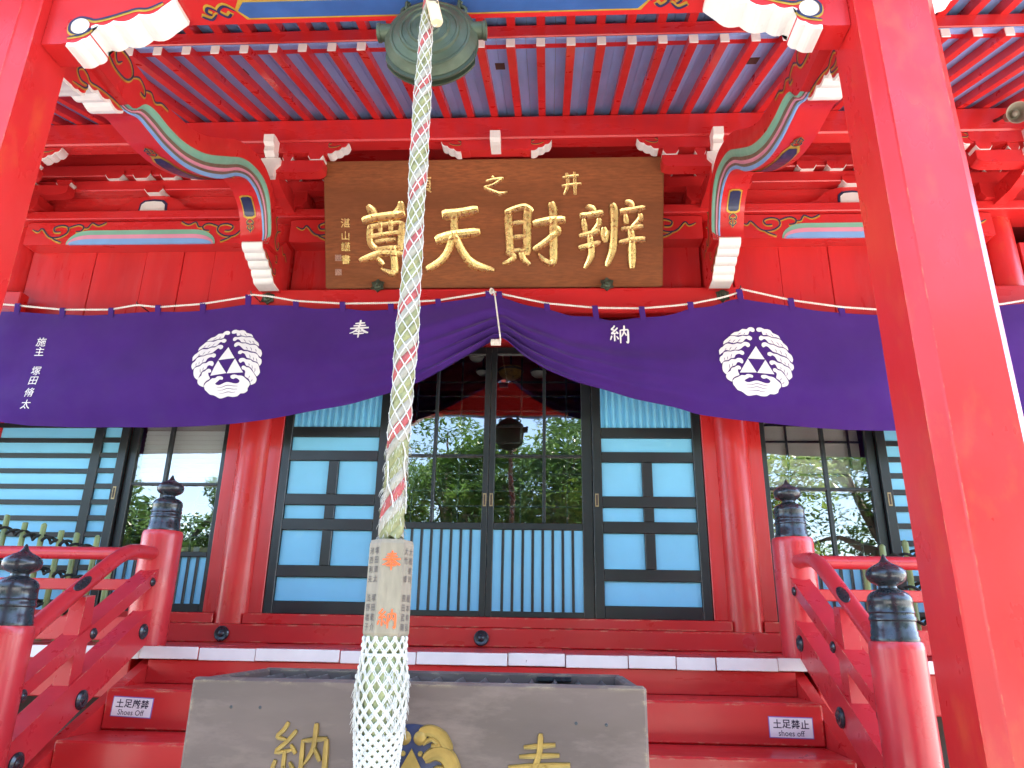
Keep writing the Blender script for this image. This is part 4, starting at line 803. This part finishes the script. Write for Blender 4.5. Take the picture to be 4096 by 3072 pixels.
def poly_fill(poly):
    from mathutils.geometry import tessellate_polygon
    return [tuple(t) for t in tessellate_polygon([[Vector((x, y, 0)) for x, y in poly]])]
def smooth_poly(p): return [(q.x, q.y) for q in cat([(x, y, 0) for x, y in p+[p[0]]], 2)][:-1] if len(p) > 3 else p
def subdiv(vs, ts, n=2):
    for _ in range(n):
        vs = list(vs); mid = {}; o = []
        def m(a, b_):
            k = (min(a, b_), max(a, b_))
            if k not in mid: mid[k] = len(vs); vs.append(((vs[a][0]+vs[b_][0])/2, (vs[a][1]+vs[b_][1])/2))
            return mid[k]
        for a, b_, c in ts: x, y, z = m(a, b_), m(b_, c), m(c, a); o += [(a, x, z), (x, b_, y), (z, y, c), (x, y, z)]
        ts = o
    return vs, ts
def grow(p, d):
    n = len(p); ar = sum(p[i][0]*p[(i+1) % n][1]-p[(i+1) % n][0]*p[i][1] for i in range(n)); sg = 1 if ar > 0 else -1; o = []
    for i in range(n):
        e = Vector((p[(i+1) % n][0]-p[i-1][0], p[(i+1) % n][1]-p[i-1][1])).normalized(); o.append((p[i][0]+sg*e.y*d, p[i][1]-sg*e.x*d))
    return o
SRC = [(922, 595), (590, 1160), (1215, 1090)]
for dst in ([(-1.706, 3.213), (-1.791, 3.008), (-1.579, 3.033)], [(1.721, 3.222), (1.598, 3.034), (1.809, 3.02)]):
    af = affine(SRC, dst); parts = []
    cr = link('wave_crest', None, onc(*af(900, 880)), cl)
    for p in WAVES:
        p = grow(smooth_poly(p), 1.5 if len(p) > 3 else 0); pv, pt = subdiv(p, poly_fill(p)); put('crest_piece', [onc(*af(x, y)) for x, y in pv], pt, 'white_print', cr, False, False)
    v, f = merge([flat_stroke([af(x, y) for x, y in q], [.0008, .0036, .0016], lambda x, z, h: onc(x, z, .0012), 0, 3, False) for q in SLITS]); put('crest_lines', v, f, 'purple_cloth', cr, False, False)['kind'] = 'stuff'
glyphs('character', unit(S_HOU, .135, -.853, 3.35), lambda x, z, h: onc(x, z, h), 'white_print', cl)
glyphs('character', unit(S_NOU, .128, .860, 3.308), lambda x, z, h: onc(x, z, h), 'white_print', cl)
for s_, x, z in zip('施主塚田脩太', (-3.002, -3.001, -2.997, -2.996, -2.993, -2.991), (3.259, 3.192, 3.056, 2.986, 2.901, 2.816)):
    text('character', s_, lambda a, b_, h: onc(x+a+b_*.06, z+b_), .068, 'white_print', cl, .006)
CR = thing('curtain_cord', 'thin white twisted cord that carries the purple curtain', 'cord', (0, CY, 3.5))
xs = [-4.4+8.8*i/300 for i in range(301)]; P = [Vector((x, CY-.004, pl(ROPE, x))) for x in xs]
n8 = 1400; A = [[], []]
for k in range(n8+1):
    t = k/n8*300; i = min(int(t), 299); p = P[i].lerp(P[i+1], t-i); a = k/n8*8.8/.028*2*math.pi/1
    for q in (0, 1): A[q].append(p+Vector((0, math.cos(a+q*math.pi), math.sin(a+q*math.pi)))*.0032)
for q in (0, 1): v, f = tube_geo(A[q], .0048, 5); put('strand', v, f, 'white_cord', CR, True)
kx = .085
tube('tie_cord', cat([(.026, CY-.012, 3.64), (.04, CY-.05, 3.60), (.062, CY-.052, 3.45), (kx, CY-.062, 3.285), (kx, CY-.03, 3.262), (kx-.004, CY+.01, 3.28), (.05, CY+.012, 3.45), (.03, CY+.006, 3.635)], 4), .0052, 'white_cord', CR, 8)
v, f = merge([tube_geo(cat([(.02+.013*math.cos(a)*q, CY-.016+.008*math.sin(a*2), 3.628+.017*math.sin(a)) for a in [i*math.pi/5 for i in range(11)]], 2), .0055, 6) for q in (1, .6)]); put('knot', v, f, 'white_cord', CR, True)
o = put('cord_bundle', *merge([tube_geo(cat([(kx-.052+j*.011, CY-.052-.004*(j % 2), 3.262), (kx-.055+j*.011, CY-.058, 3.245), (kx-.053+j*.011, CY-.05, 3.222)], 3), .0062, 6) for j in range(6)]), 'white_cord', CR, True)
for x in (-2.417, -1.63, .026, 1.666, 3.7, -3.6): tube('hook', [(x, -.05 if abs(x) > 2 else -.204, pl(ROPE, x)+.02), (x, CY+.004, pl(ROPE, x)+.012), (x, CY-.012, pl(ROPE, x)+.008), (x, CY-.014, pl(ROPE, x)+.02)], .004, 'iron', CR, 6)

# ================================================================== gong under the porch beam
GG = thing('temple_gong', 'round green bronze gong hanging under the porch beam behind the rope', 'gong', (0, -2.72, 3.2))
gc = (-.018, -2.715, 3.465)
pf = [(.001, .088), (.024, .088), (.030, .080), (.040, .082), (.046, .076), (.066, .073), (.070, .078), (.076, .078), (.080, .070), (.100, .064), (.104, .068), (.111, .066), (.114, .057), (.140, .046), (.144, .049), (.151, .046), (.154, .038), (.170, .026), (.176, .018), (.176, .012), (.158, .008), (.156, 0), (.158, -.008), (.176, -.012), (.176, -.02), (.15, -.04), (.10, -.062), (.001, -.075)]
pf = [(a*.94, b*.94) for a, b in pf]
body = lathe('gong_body', pf, gc, 'bronze', GG, 'y', 56)
for yy in (.010, -.016):     # lips round the mouth
    V = []; F = []; kk = 40
    for k in range(kk+1):
        a = R(200)+R(140)*k/kk; e = min(1, k/3, (kk-k)/3)
        for r_, dy in ((.158, 0), (.165+.016*e, -.003), (.165+.016*e, .005), (.158, .009)): V.append((gc[0]+r_*math.cos(a), gc[1]-yy+dy-.004, gc[2]+r_*math.sin(a)))
    for k in range(kk):
        for j in range(4): F.append((k*4+j, k*4+(j+1) % 4, (k+1)*4+(j+1) % 4, (k+1)*4+j))
    put('lip', V, F, 'bronze', body, True)
for s in (-1, 1):
    lathe('ear', [(.001, -.02*s), (.030, -.02*s), (.030, .02*s), (.033, .024*s), (.033, .034*s), (.026, .036*s), (.022, .030*s), (.001, .030*s)], (gc[0]+s*.160, gc[1]-.006, 3.505), 'bronze', body, 'x', 24)
    x = gc[0]+s*.095
    tube('hanger', [(x+.022*math.cos(a), gc[1], 3.606+.018*math.sin(a)) for a in [i*math.pi/7 for i in range(15)]], .0065, 'bronze_dark', body, 8)
    tube('chain_link', [(x+.004*math.sin(a), gc[1]+.013*math.sin(a), 3.626+.022*math.cos(a)) for a in [i*math.pi/7 for i in range(15)]], .005, 'bronze_dark', body, 8)
    tube('hook', [(x, gc[1], 3.657), (x, gc[1]+.002, 3.65), (x+.006, gc[1], 3.645), (x+.002, gc[1], 3.64), (x-.005, gc[1], 3.643)], .0055, 'bronze_dark', body, 8)

# ================================================================== gong rope
BR = thing('gong_rope', 'thick red, green and white twisted rope in a white net hanging from the porch beam', 'rope', (0, -2.9, .72))
RX, RY = .002, -2.9
tube('iron_hook', [(RX, -2.785, 3.86), (RX, -2.86, 3.86), (RX, -2.895, 3.84), (RX, -2.90, 3.80), (RX, -2.89, 3.765), (RX, -2.875, 3.76)], .008, 'iron', BR, 8)
def rr_(z):
    b_ = .0222+.0075*max(0, min(1, (3.35-z)/1.5))+.002*math.sin(z*9)+.0012*math.sin(z*23)
    return b_*(.72 if z > 3.42 else .72+.28*(3.42-z)/.12 if z > 3.30 else 1)
def cx_(z): return RX+.004*math.sin(z*3.1)
STR = ['rope_red', 'rope_white', 'rope_olive', 'rope_olive', 'rope_white']
for q in range(5):
    P = []; RA = []; n_ = 330
    for k in range(n_+1):
        z = 3.78-(3.78-1.705)*k/n_; a = z/.185*2*math.pi+q*2*math.pi/5; r_ = rr_(z)
        P.append((cx_(z)+math.cos(a)*r_*.56, RY+math.sin(a)*r_*.56, z)); RA.append(r_*.50*(1+.07*noise.noise(Vector((z*30, q*7.0, 1)))))
    v, f = tube_geo(P, RA, 10); put('rope_strand', v, f, STR[q], BR, True)
parts = []; knots = []
n_ = 6; zt, zl = 3.395, 1.93; hz = .0262; rows = int((zt-zl)/hz)
def npos(i, j):
    z = zt-i*hz; a = 2*math.pi*(j+.5*(i % 2))/n_+.2; r_ = rr_(z)*1.05+.0006; jit = .0035*noise.noise(Vector((i*3.7, j*9.1, 2)))
    return Vector((cx_(z)+math.cos(a)*r_, RY+math.sin(a)*r_, z+jit))
for i in range(rows):
    for j in range(n_):
        p = npos(i, j)
        for dj in ((0, -1) if i % 2 == 0 else (0, 1)):
            q = npos(i+1, (j+dj) % n_); mid = (p+q)/2; c = Vector((cx_(mid.z), RY, mid.z)); rad = (mid-c); mid = c+rad.normalized()*rr_(mid.z)*1.07
            sd = rad.normalized().cross((q-p).normalized())*.0017
            for o in (-.55, .55): parts.append(tube_geo([p+sd*o, mid+sd*o, q+sd*o], .0009, 4, False))
        v, f = tube_geo([p+Vector((0, 0, .0032)), p, p-Vector((0, 0, .0032))], [.0012, .0026, .0012], 5); parts.append((v, f))
v, f = merge(parts); o = put('net', v, f, 'net_cord', BR, True, False); o['kind'] = 'stuff'
def fuzz(n, fn, ln, m, nm, r_=.0006):
    parts = []
    for _ in range(n):
        p, d = fn(); d = Vector(d).normalized(); L_ = ln*random.uniform(.4, 1.2); g = Vector((random.uniform(-.4, .4), random.uniform(-.4, .4), -1.1))
        pts = [p, p+d*L_*.2+g*L_*.12, p+d*L_*.3+g*L_*.45, p+d*L_*.3+g*L_*.9]; parts.append(tube_geo(pts, [r_, r_, r_*.8, r_*.4], 3, False))
    v, f = merge(parts); o = put(nm, v, f, m, BR, False, False); o['kind'] = 'stuff'; return o
def rsurf(z0, z1, k=1.0):
    def fn():
        z = random.uniform(z0, z1); a = random.uniform(0, 6.283); r_ = rr_(z)*k; return Vector((cx_(z)+math.cos(a)*r_, RY+math.sin(a)*r_, z)), (math.cos(a), math.sin(a), random.uniform(-.6, .3))
    return fn
fuzz(420, rsurf(1.71, 3.35), .009, 'rope_white', 'rope_fibres', .0004)
fuzz(260, rsurf(1.70, 1.95), .020, 'net_cord', 'frayed_fibres', .0006)
fuzz(90, rsurf(1.74, 1.98), .018, 'rope_olive', 'frayed_fibres', .0006)
for q, (a0, z0, n0) in enumerate(((-1.0, 1.95, 6), (-2.3, 1.90, 4))):
    P = []
    for t in range(n0+1):
        z = z0-t*.03; a = a0+t*.22+.15*math.sin(t*2.0+q); r_ = rr_(z)*1.12+.002*math.sin(t*3.1); P.append((cx_(z)+r_*math.cos(a), RY+r_*math.sin(a), z))
    tube('loose_cord', cat(P, 4), .0019, 'net_cord', BR, 6)
v, f = merge([tube_geo(cat([(RX+.030+.006*math.sin(t*2.1+q*2), RY-.024+.006*math.cos(t*2.4+q), 3.395-t*.012) for t in range(7)], 3), .003, 6) for q in range(4)]); put('net_knot', v, f, 'net_cord', BR, True)
v, f = merge([tube_geo(cat([(RX-.026+.016*math.cos(t*1.3+q*1.5), RY-.016+.014*math.sin(t*1.7+q), 3.535-t*.008) for t in range(8)], 3), .0045, 6) for q in range(4)]); put('upper_knot', v, f, 'white_cord', BR, True)
tg = tube('wooden_toggle', [(.012, RY-.035, 3.452), (.0125, RY-.035, 3.448), (.040, RY-.035, 3.330), (.0405, RY-.035, 3.326)], [.017, .0195, .0195, .017], 'toggle_wood', BR, 20)
tube('toggle_string', cat([(.0, RY-.02, 3.44), (.015, RY-.056, 3.40), (.04, RY-.054, 3.395), (.03, RY-.02, 3.39)], 4), .002, 'black_rope', tg, 6)
# hexagonal wooden sleeve with names
hx = .0555; cz = Vector((RX+.001, RY, 0)); a_off = R(14)
hexp = lambda r_, z: [(cz.x+r_*math.cos(a_off+R(60*k)), cz.y+r_*math.sin(a_off+R(60*k)), z) for k in range(6)]
prof = [(.94, 1.472), (1.0, 1.480), (.985, 1.690), (.93, 1.700)]; V = sum([hexp(hx*a, z) for a, z in prof], [])
F = [(i*6+k, i*6+(k+1) % 6, (i+1)*6+(k+1) % 6, (i+1)*6+k) for i in range(3) for k in range(6)]+[tuple(range(5, -1, -1)), tuple(range(18, 24))]
HX = put('hexagonal_sleeve', V, F, 'hex_wood', BR)
def face_map(k, dx, zc):
    a = a_off+R(60*k+30); n0 = Vector((math.cos(a), math.sin(a), 0)); t0 = Vector((-math.sin(a), math.cos(a), 0))
    return lambda x, y, h: cz+n0*(hx*.866*.993+.0012+h)+t0*(x+dx)+Vector((0, 0, zc+y))
cf = 4   # the face towards the path
glyphs('character', unit(S_HOU, .046, 0, 0), face_map(cf, 0, 1.648), 'red_ink', HX, None, .0002); glyphs('character', unit(S_NOU, .046, 0, 0), face_map(cf, -.002, 1.512), 'red_ink', HX, None, .0002)
for k, dx, s_ in ((cf-1, .012, '塚田庫太　塚田乾介'), (cf-1, -.012, '河西利夫　浅野雄子'), (cf+1, -.012, '大竹　博　飛田武剛'), (cf+1, .012, '大橋童司　榎本幸弘')):
    for i, ch in enumerate(s_):
        if ch != '　': text('name_character', ch, face_map(k, dx, 1.672-i*.0223), .0185, 'black_ink', HX, .004)
# knitted tassel
tr_ = lambda z: (.050 if z > 1.432 else .050+.010*(1.432-z)/.06 if z > 1.372 else .060-.004*(1.372-z)/.08 if z > 1.29 else .056-.011*(1.29-z)/.12 if z > 1.17 else .045+.001*math.sin(z*20))
tube('tassel_core', [(RX, RY, 1.475-i*.01) for i in range(73)], [tr_(1.475-i*.01)*.93-(.006 if 1.425 < 1.475-i*.01 < 1.44 else 0) for i in range(73)], 'tassel_core', BR, 24)
parts = []; z = 1.468; lv = []
while z > .76:
    lv.append(z); z -= .0155 if z > 1.43 else .0195 if z > 1.33 else .0155 if z > 1.275 else .0108
n_ = 14
def tpos(i, j):
    z = lv[i]; a = 2*math.pi*(j+.5*(i % 2))/n_; r_ = tr_(z)+.0012; return Vector((RX+math.cos(a)*r_, RY+math.sin(a)*r_, z+.002*noise.noise(Vector((i*2.2, j*5.3, 4)))))
for i in range(len(lv)-1):
    fat = .0017 if lv[i] > 1.33 else .0023 if lv[i] > 1.275 else .0032
    for j in range(n_):
        p = tpos(i, j)
        for dj in ((0, -1) if i % 2 == 0 else (0, 1)):
            q = tpos(i+1, (j+dj) % n_); mid = (p+q)/2; rad = Vector((mid.x-RX, mid.y-RY, 0)); mid += rad.normalized()*.0015; sd = rad.normalized().cross((q-p).normalized())*.0021
            for o in (-1, 1): parts.append(tube_geo([p+sd*o, mid+sd*o, q+sd*o], fat, 4, False))
        parts.append(tube_geo([p+Vector((0, 0, .006)), p+Vector((0, 0, .003)), p-Vector((0, 0, .003)), p-Vector((0, 0, .006))], [.0025, .0052, .0052, .0025], 6))
v, f = merge(parts); put('tassel_net', v, f, 'net_cord', BR, True, False)['kind'] = 'stuff'
v, f = tube_geo([(RX+math.cos(a)*.051, RY+math.sin(a)*.051, 1.432) for a in [i*math.pi/16 for i in range(33)]], .0035, 6); put('tassel_band', v, f, 'net_cord', BR, True)
def tfn():
    z = random.uniform(1.26, 1.40); a = random.uniform(-1.3, .5) if random.random() < .6 else random.uniform(2.6, 4.0); r_ = tr_(z); return Vector((RX+math.cos(a)*r_, RY+math.sin(a)*r_, z)), (math.cos(a), math.sin(a), -.3)
fuzz(420, tfn, .016, 'net_cord', 'frayed_fibres', .0009)

# ================================================================== offering box
OB = thing('offering_box', 'brown wooden offering box with gilt characters in front of the steps', 'offering box', (.051, -2.48, .551))
x0, x1, y0, y1, zt = -.543, .648, -2.722, -2.235, 1.360
box('front_board', x0, x1, y0, y0+.035, .60, zt, 'box_wood', OB, .007); box('back_board', x0+.02, x1-.02, y1-.03, y1, .60, zt, 'box_wood', OB, .006)
for xa, xb in ((x0+.012, x0+.042), (x1-.042, x1-.012)): box('side_board', xa, xb, y0+.036, y1-.031, .60, zt-.002, 'box_wood', OB, .006)
box('plinth', x0-.02, x1+.02, y0-.02, y1+.02, .552, .599, 'box_wood', OB, .008)
for i in range(15):
    x = x0+.085+i*(x1-x0-.17)/14; v, f = prism_geo([(x-.026, zt-.052), (x, zt-.014), (x+.026, zt-.052)], y0+.037, y1-.032, 'xz'); put('grille_bar', v, f, 'box_inner', OB)
box('inner_floor', x0+.044, x1-.044, y0+.037, y1-.032, zt-.16, zt-.15, 'interior_dark', OB, 0)
box('hasp', .36, .47, y1-.05, y1-.034, zt-.022, zt-.008, 'iron', OB, .002)
for x, z in ((.467, 1.270), (.543, 1.268), (-.429, 1.290), (-.352, 1.290)): lathe('nail', [(.001, .0012), (.003, .001), (.0042, 0), (.0042, -.003)], (x, y0, z), 'iron', OB, 'y', 10)
bm_ = lambda x, z, h: Vector((x, y0-.0005-h, z))
glyphs('character', unit(S_NOU, .155, -.235, 1.178), bm_, 'gold_old', OB, .004); glyphs('character', unit(S_HOU, .165, .374, 1.160), bm_, 'gold_old', OB, .004)
# gilt wave roundel
cx, cz_ = .052, 1.142
rd = prism('roundel', [(cx+.118*math.cos(a), cz_+.118*math.sin(a)) for a in [i*math.pi/24 for i in range(48)]], y0-.003, y0-.0002, 'navy_paint', OB)
for s in (-1, 1):
    for j, (cu, wd) in enumerate((([(.02, .098), (.045, .103), (.075, .088), (.098, .06)], [.026, .03, .034, .02]), ([(.028, .072), (.05, .085), (.07, .07), (.05, .07)], [.01, .014, .014, .012]), ([(.035, .038), (.06, .052), (.09, .045), (.108, .012), (.112, -.02)], [.026, .034, .042, .042, .03]), ([(.05, .0), (.075, .012), (.098, -.02), (.098, -.06), (.07, -.09)], [.022, .03, .04, .042, .04]), ([(.03, -.07), (.05, -.06), (.06, -.08), (.03, -.102), (.0, -.108)], [.02, .028, .034, .034, .03]))):
        glyphs('wave', [([(cx+s*a, cz_+b_) for a, b_ in cu], wd)], lambda x, z, h, j=j: bm_(x, z, .003+h+j*.001), 'gold_old', rd, .006)
    lathe('curl', [(.001, .010), (.006, .010), (.012, .007), (.017, .003), (.017, 0)], (cx+s*.02, y0-.003, cz_+.086), 'gold_old', rd, 'y', 16); lathe('bead', [(.001, .005), (.005, .004), (.007, 0)], (cx+s*.022, y0-.003, cz_+.05), 'gold_old', rd, 'y', 12)
for tri in ([(0, .062), (-.032, .006), (.032, .006)], [(-.034, .002), (-.066, -.054), (-.002, -.054)], [(.034, .002), (.002, -.054), (.066, -.054)]): prism('triangle', [(cx+a, cz_+b_) for a, b_ in tri], y0-.0075, y0-.0028, 'gold_old', rd)

# ================================================================== small signs on the steps
def shoe_sign(xc, zc, tilt, a, b_, label):
    t = thing('shoes_off_sign', label, 'sign', (xc, -1.389, zc-.036)); y = -1.3885
    def mp(x, z, h): c_, s_ = math.cos(tilt), math.sin(tilt); return Vector((xc+x*c_-z*s_, y-.0035-h, zc+x*s_+z*c_))
    def plate(nm, w_, h_, d0, d1, m): v = [mp(sx*w_/2, sz*h_/2, d) for d in (d0, d1) for sx, sz in ((-1, -1), (1, -1), (1, 1), (-1, 1))]; return put(nm, v, [(0, 1, 2, 3), (4, 5, 6, 7), (0, 1, 5, 4), (1, 2, 6, 5), (2, 3, 7, 6), (3, 0, 4, 7)], m, t)
    plate('border', .182, .082, -.0033, -.0015, 'sign_frame'); p = plate('plate', .175, .075, -.0014, 0, 'sign_white')
    for i, ch in enumerate(a): text('character', ch, lambda x, z, h: mp((i-1.5)*.0375+x, .0135+z, .0006), .0365, 'sign_ink', p, .018)
    text('lettering', b_, lambda x, z, h: mp(x*.93, -.0215+z, .0006), .0315, 'sign_ink', p, .004)
shoe_sign(-1.416, 1.140, R(-2.0), '土足厳禁', 'Shoes Off', 'small white shoes off sign on the step left of the offering box')
shoe_sign(1.406, 1.121, R(-.6), '土足禁止', 'shoes off', 'small white shoes off sign on the step beside the right railing')

# ================================================================== loudspeaker under the right eaves
LS = thing('loudspeaker', 'grey horn loudspeaker mounted under the eaves beyond the right pillar', 'loudspeaker', (3.40, -.72, 4.62))
v, f = lathe_geo([(.030, -.10), (.045, -.095), (.045, -.02), (.05, 0), (.055, .04), (.066, .09), (.088, .128), (.092, .130), (.092, .136), (.086, .134), (.062, .09), (.045, .04), (.02, .03)], (0, 0, 0), 'y', 36)
Mr = Matrix.Translation((3.365, -.78, 4.655)) @ Matrix.Rotation(R(-16), 4, 'Z') @ Matrix.Rotation(R(28), 4, 'X') @ Matrix.Scale(.72, 4)
put('horn', [Mr @ p for p in v], f, 'speaker_metal', LS, True)
v, f = lathe_geo([(.03, .0), (.032, .05), (.026, .078), (.012, .088), (.001, .09)], (0, 0, 0), 'y', 24); put('driver', [Mr @ p for p in v], f, 'speaker_metal', LS, True)
tube('mount_arm', [(3.36, -.615, 4.74), (3.36, -.66, 4.72), (3.362, -.725, 4.70)], .012, 'iron', LS, 8)

# ================================================================== trees across the forecourt (they light and mirror in the glass)
def crown_geo(n, rx, ry, rz, ls, seed, cl=26):
    rng = random.Random(seed); cs = []
    for _ in range(cl):
        while True:
            p = Vector((rng.uniform(-1, 1), rng.uniform(-1, 1), rng.uniform(-1, 1)))
            if .25 < p.length < 1: break
        cs.append((Vector((p.x*rx, p.y*ry, p.z*rz)), rng.uniform(.28, .5)*min(rx, rz)))
    V = []; F = []
    for _ in range(n):
        c, r_ = rng.choice(cs); d = Vector((rng.gauss(0, 1), rng.gauss(0, 1), rng.gauss(0, 1))).normalized()*r_*rng.uniform(.55, 1.05); d.z *= .62
        p = c+d; s = ls*rng.uniform(.6, 1.3); a = Vector((rng.gauss(0, 1), rng.gauss(0, 1), rng.gauss(0, .5))).normalized(); b_ = a.cross(Vector((rng.gauss(0, .4), rng.gauss(0, .4), 1))).normalized(); n0 = a.cross(b_)
        o = len(V); V += [p-a*s, p+b_*s*.42+n0*s*.1, p+a*s-n0*s*.12, p-b_*s*.42+n0*s*.1]; F += [(o, o+1, o+2), (o, o+2, o+3)]
    return V, F, cs
CROWN = {}
def tree(label, x, y, h, cr, m, seed, n=15000, ls=.075, low=.32):
    t = thing('broadleaf_tree', label, 'tree', (x, y, 0), 'trees across the forecourt')
    k = (m, seed, cr, n, ls)
    if k not in CROWN: CROWN[k] = crown_geo(n, *cr, ls, seed)
    V, F, cs = CROWN[k]; cz_ = h-cr[2]*.8
    o = link('crown', mesh(V, F, m), (x, y, cz_), t)
    rng = random.Random(seed+1); parts = [tube_geo(cat([(x, y, -.1), (x+.1, y, h*.2), (x-.08, y+.1, h*.45), (x, y, cz_)], 4), [.26-.015*i for i in range(13)], 10)]
    for c, r_ in cs[:12]:
        b0 = Vector((x, y, cz_*rng.uniform(.55, .95))); e = Vector((x, y, cz_))+c*.9; parts.append(tube_geo([b0, b0.lerp(e, .5)+Vector((0, 0, .25)), e], [.09, .05, .02], 6))
    v, f = merge(parts); put('trunk', v, f, 'bark', t, True)
TR = [(-5.4, -9.6, 3.7, (1.7, 1.5, 1.4), 'leaf_dark', 13, 'small dark tree reflected low in the left side window'), (-.5, -11.6, 5.3, (1.7, 1.7, 2.0), 'leaf_mid', 11, 'rounded green tree reflected left of the gong in the doors'), (1.9, -12.8, 6.0, (2.1, 1.8, 2.2), 'leaf_dark', 12, 'deep green tree standing behind the maple'), (-7.7, -10.5, 4.3, (2.3, 1.9, 1.7), 'leaf_dark', 1, 'low dark tree reflected in the left side window'), (-2.1, -13.5, 6.4, (1.9, 2.0, 2.3), 'leaf_mid', 2, 'slender tree reflected beside the patch of sky in the left door'), (.6, -9.8, 5.5, (2.0, 1.8, 2.1), 'leaf_dark', 3, 'dark tree reflected in the middle of the doors'),
      (3.3, -9.0, 5.3, (2.0, 1.7, 2.0), 'leaf_light', 4, 'light green maple reflected in the right door glass'), (7.0, -10.0, 5.7, (2.4, 2.0, 2.1), 'leaf_mid', 5, 'broad tree reflected in the right side window'), (-11.5, -9, 6.2, (2.8, 2.4, 2.4), 'leaf_mid', 6, 'broad tree standing far to the left behind the viewer'), (12, -10, 6.2, (2.8, 2.4, 2.4), 'leaf_dark', 7, 'dark tree standing far to the right behind the viewer'),
      (3.0, -15.5, 7.2, (2.8, 2.4, 2.6), 'leaf_light', 8, 'tallest pale tree behind the other trees'), (-5.2, -17, 7.4, (2.6, 2.4, 2.6), 'leaf_dark', 9, 'tall dark tree in the back row at left')]
for x, y, h, cr, m, sd, lb in TR: tree(lb, x, y, h, cr, m, sd)
def shrub(x, y, r_, m, seed, lb):
    V, F, cs = crown_geo(7000, r_*1.25, r_, r_*.8, .06, seed, 18); t = thing('garden_shrub', lb, 'shrub', (x, y, 0), 'shrubs under the trees'); link('foliage', mesh(V, F, m), (x, y, r_*.75), t)
    parts = [tube_geo([(x+.05*i, y, -.05), (x+.2*(i-1), y+.1, r_*.8)], [.04, .015], 6) for i in range(3)]; v, f = merge(parts); put('stem', v, f, 'bark', t, True)
for i, x in enumerate((-8.6, -6.6, -4.6, -2.6, -.9, 1.2, 3.0, 5.2, 7.4)):
    shrub(x, -8.6-(i % 3)*.8, 1.35+.3*(i % 2), ('leaf_mid', 'leaf_dark', 'leaf_light')[i % 3], 40+i, ['dark', 'light', 'rounded', 'loose', 'dense', 'low', 'wide', 'bushy', 'pale'][i]+' shrub, '+['first', 'second', 'third', 'fourth', 'fifth', 'sixth', 'seventh', 'eighth', 'ninth'][i]+' from the left in the row under the trees')
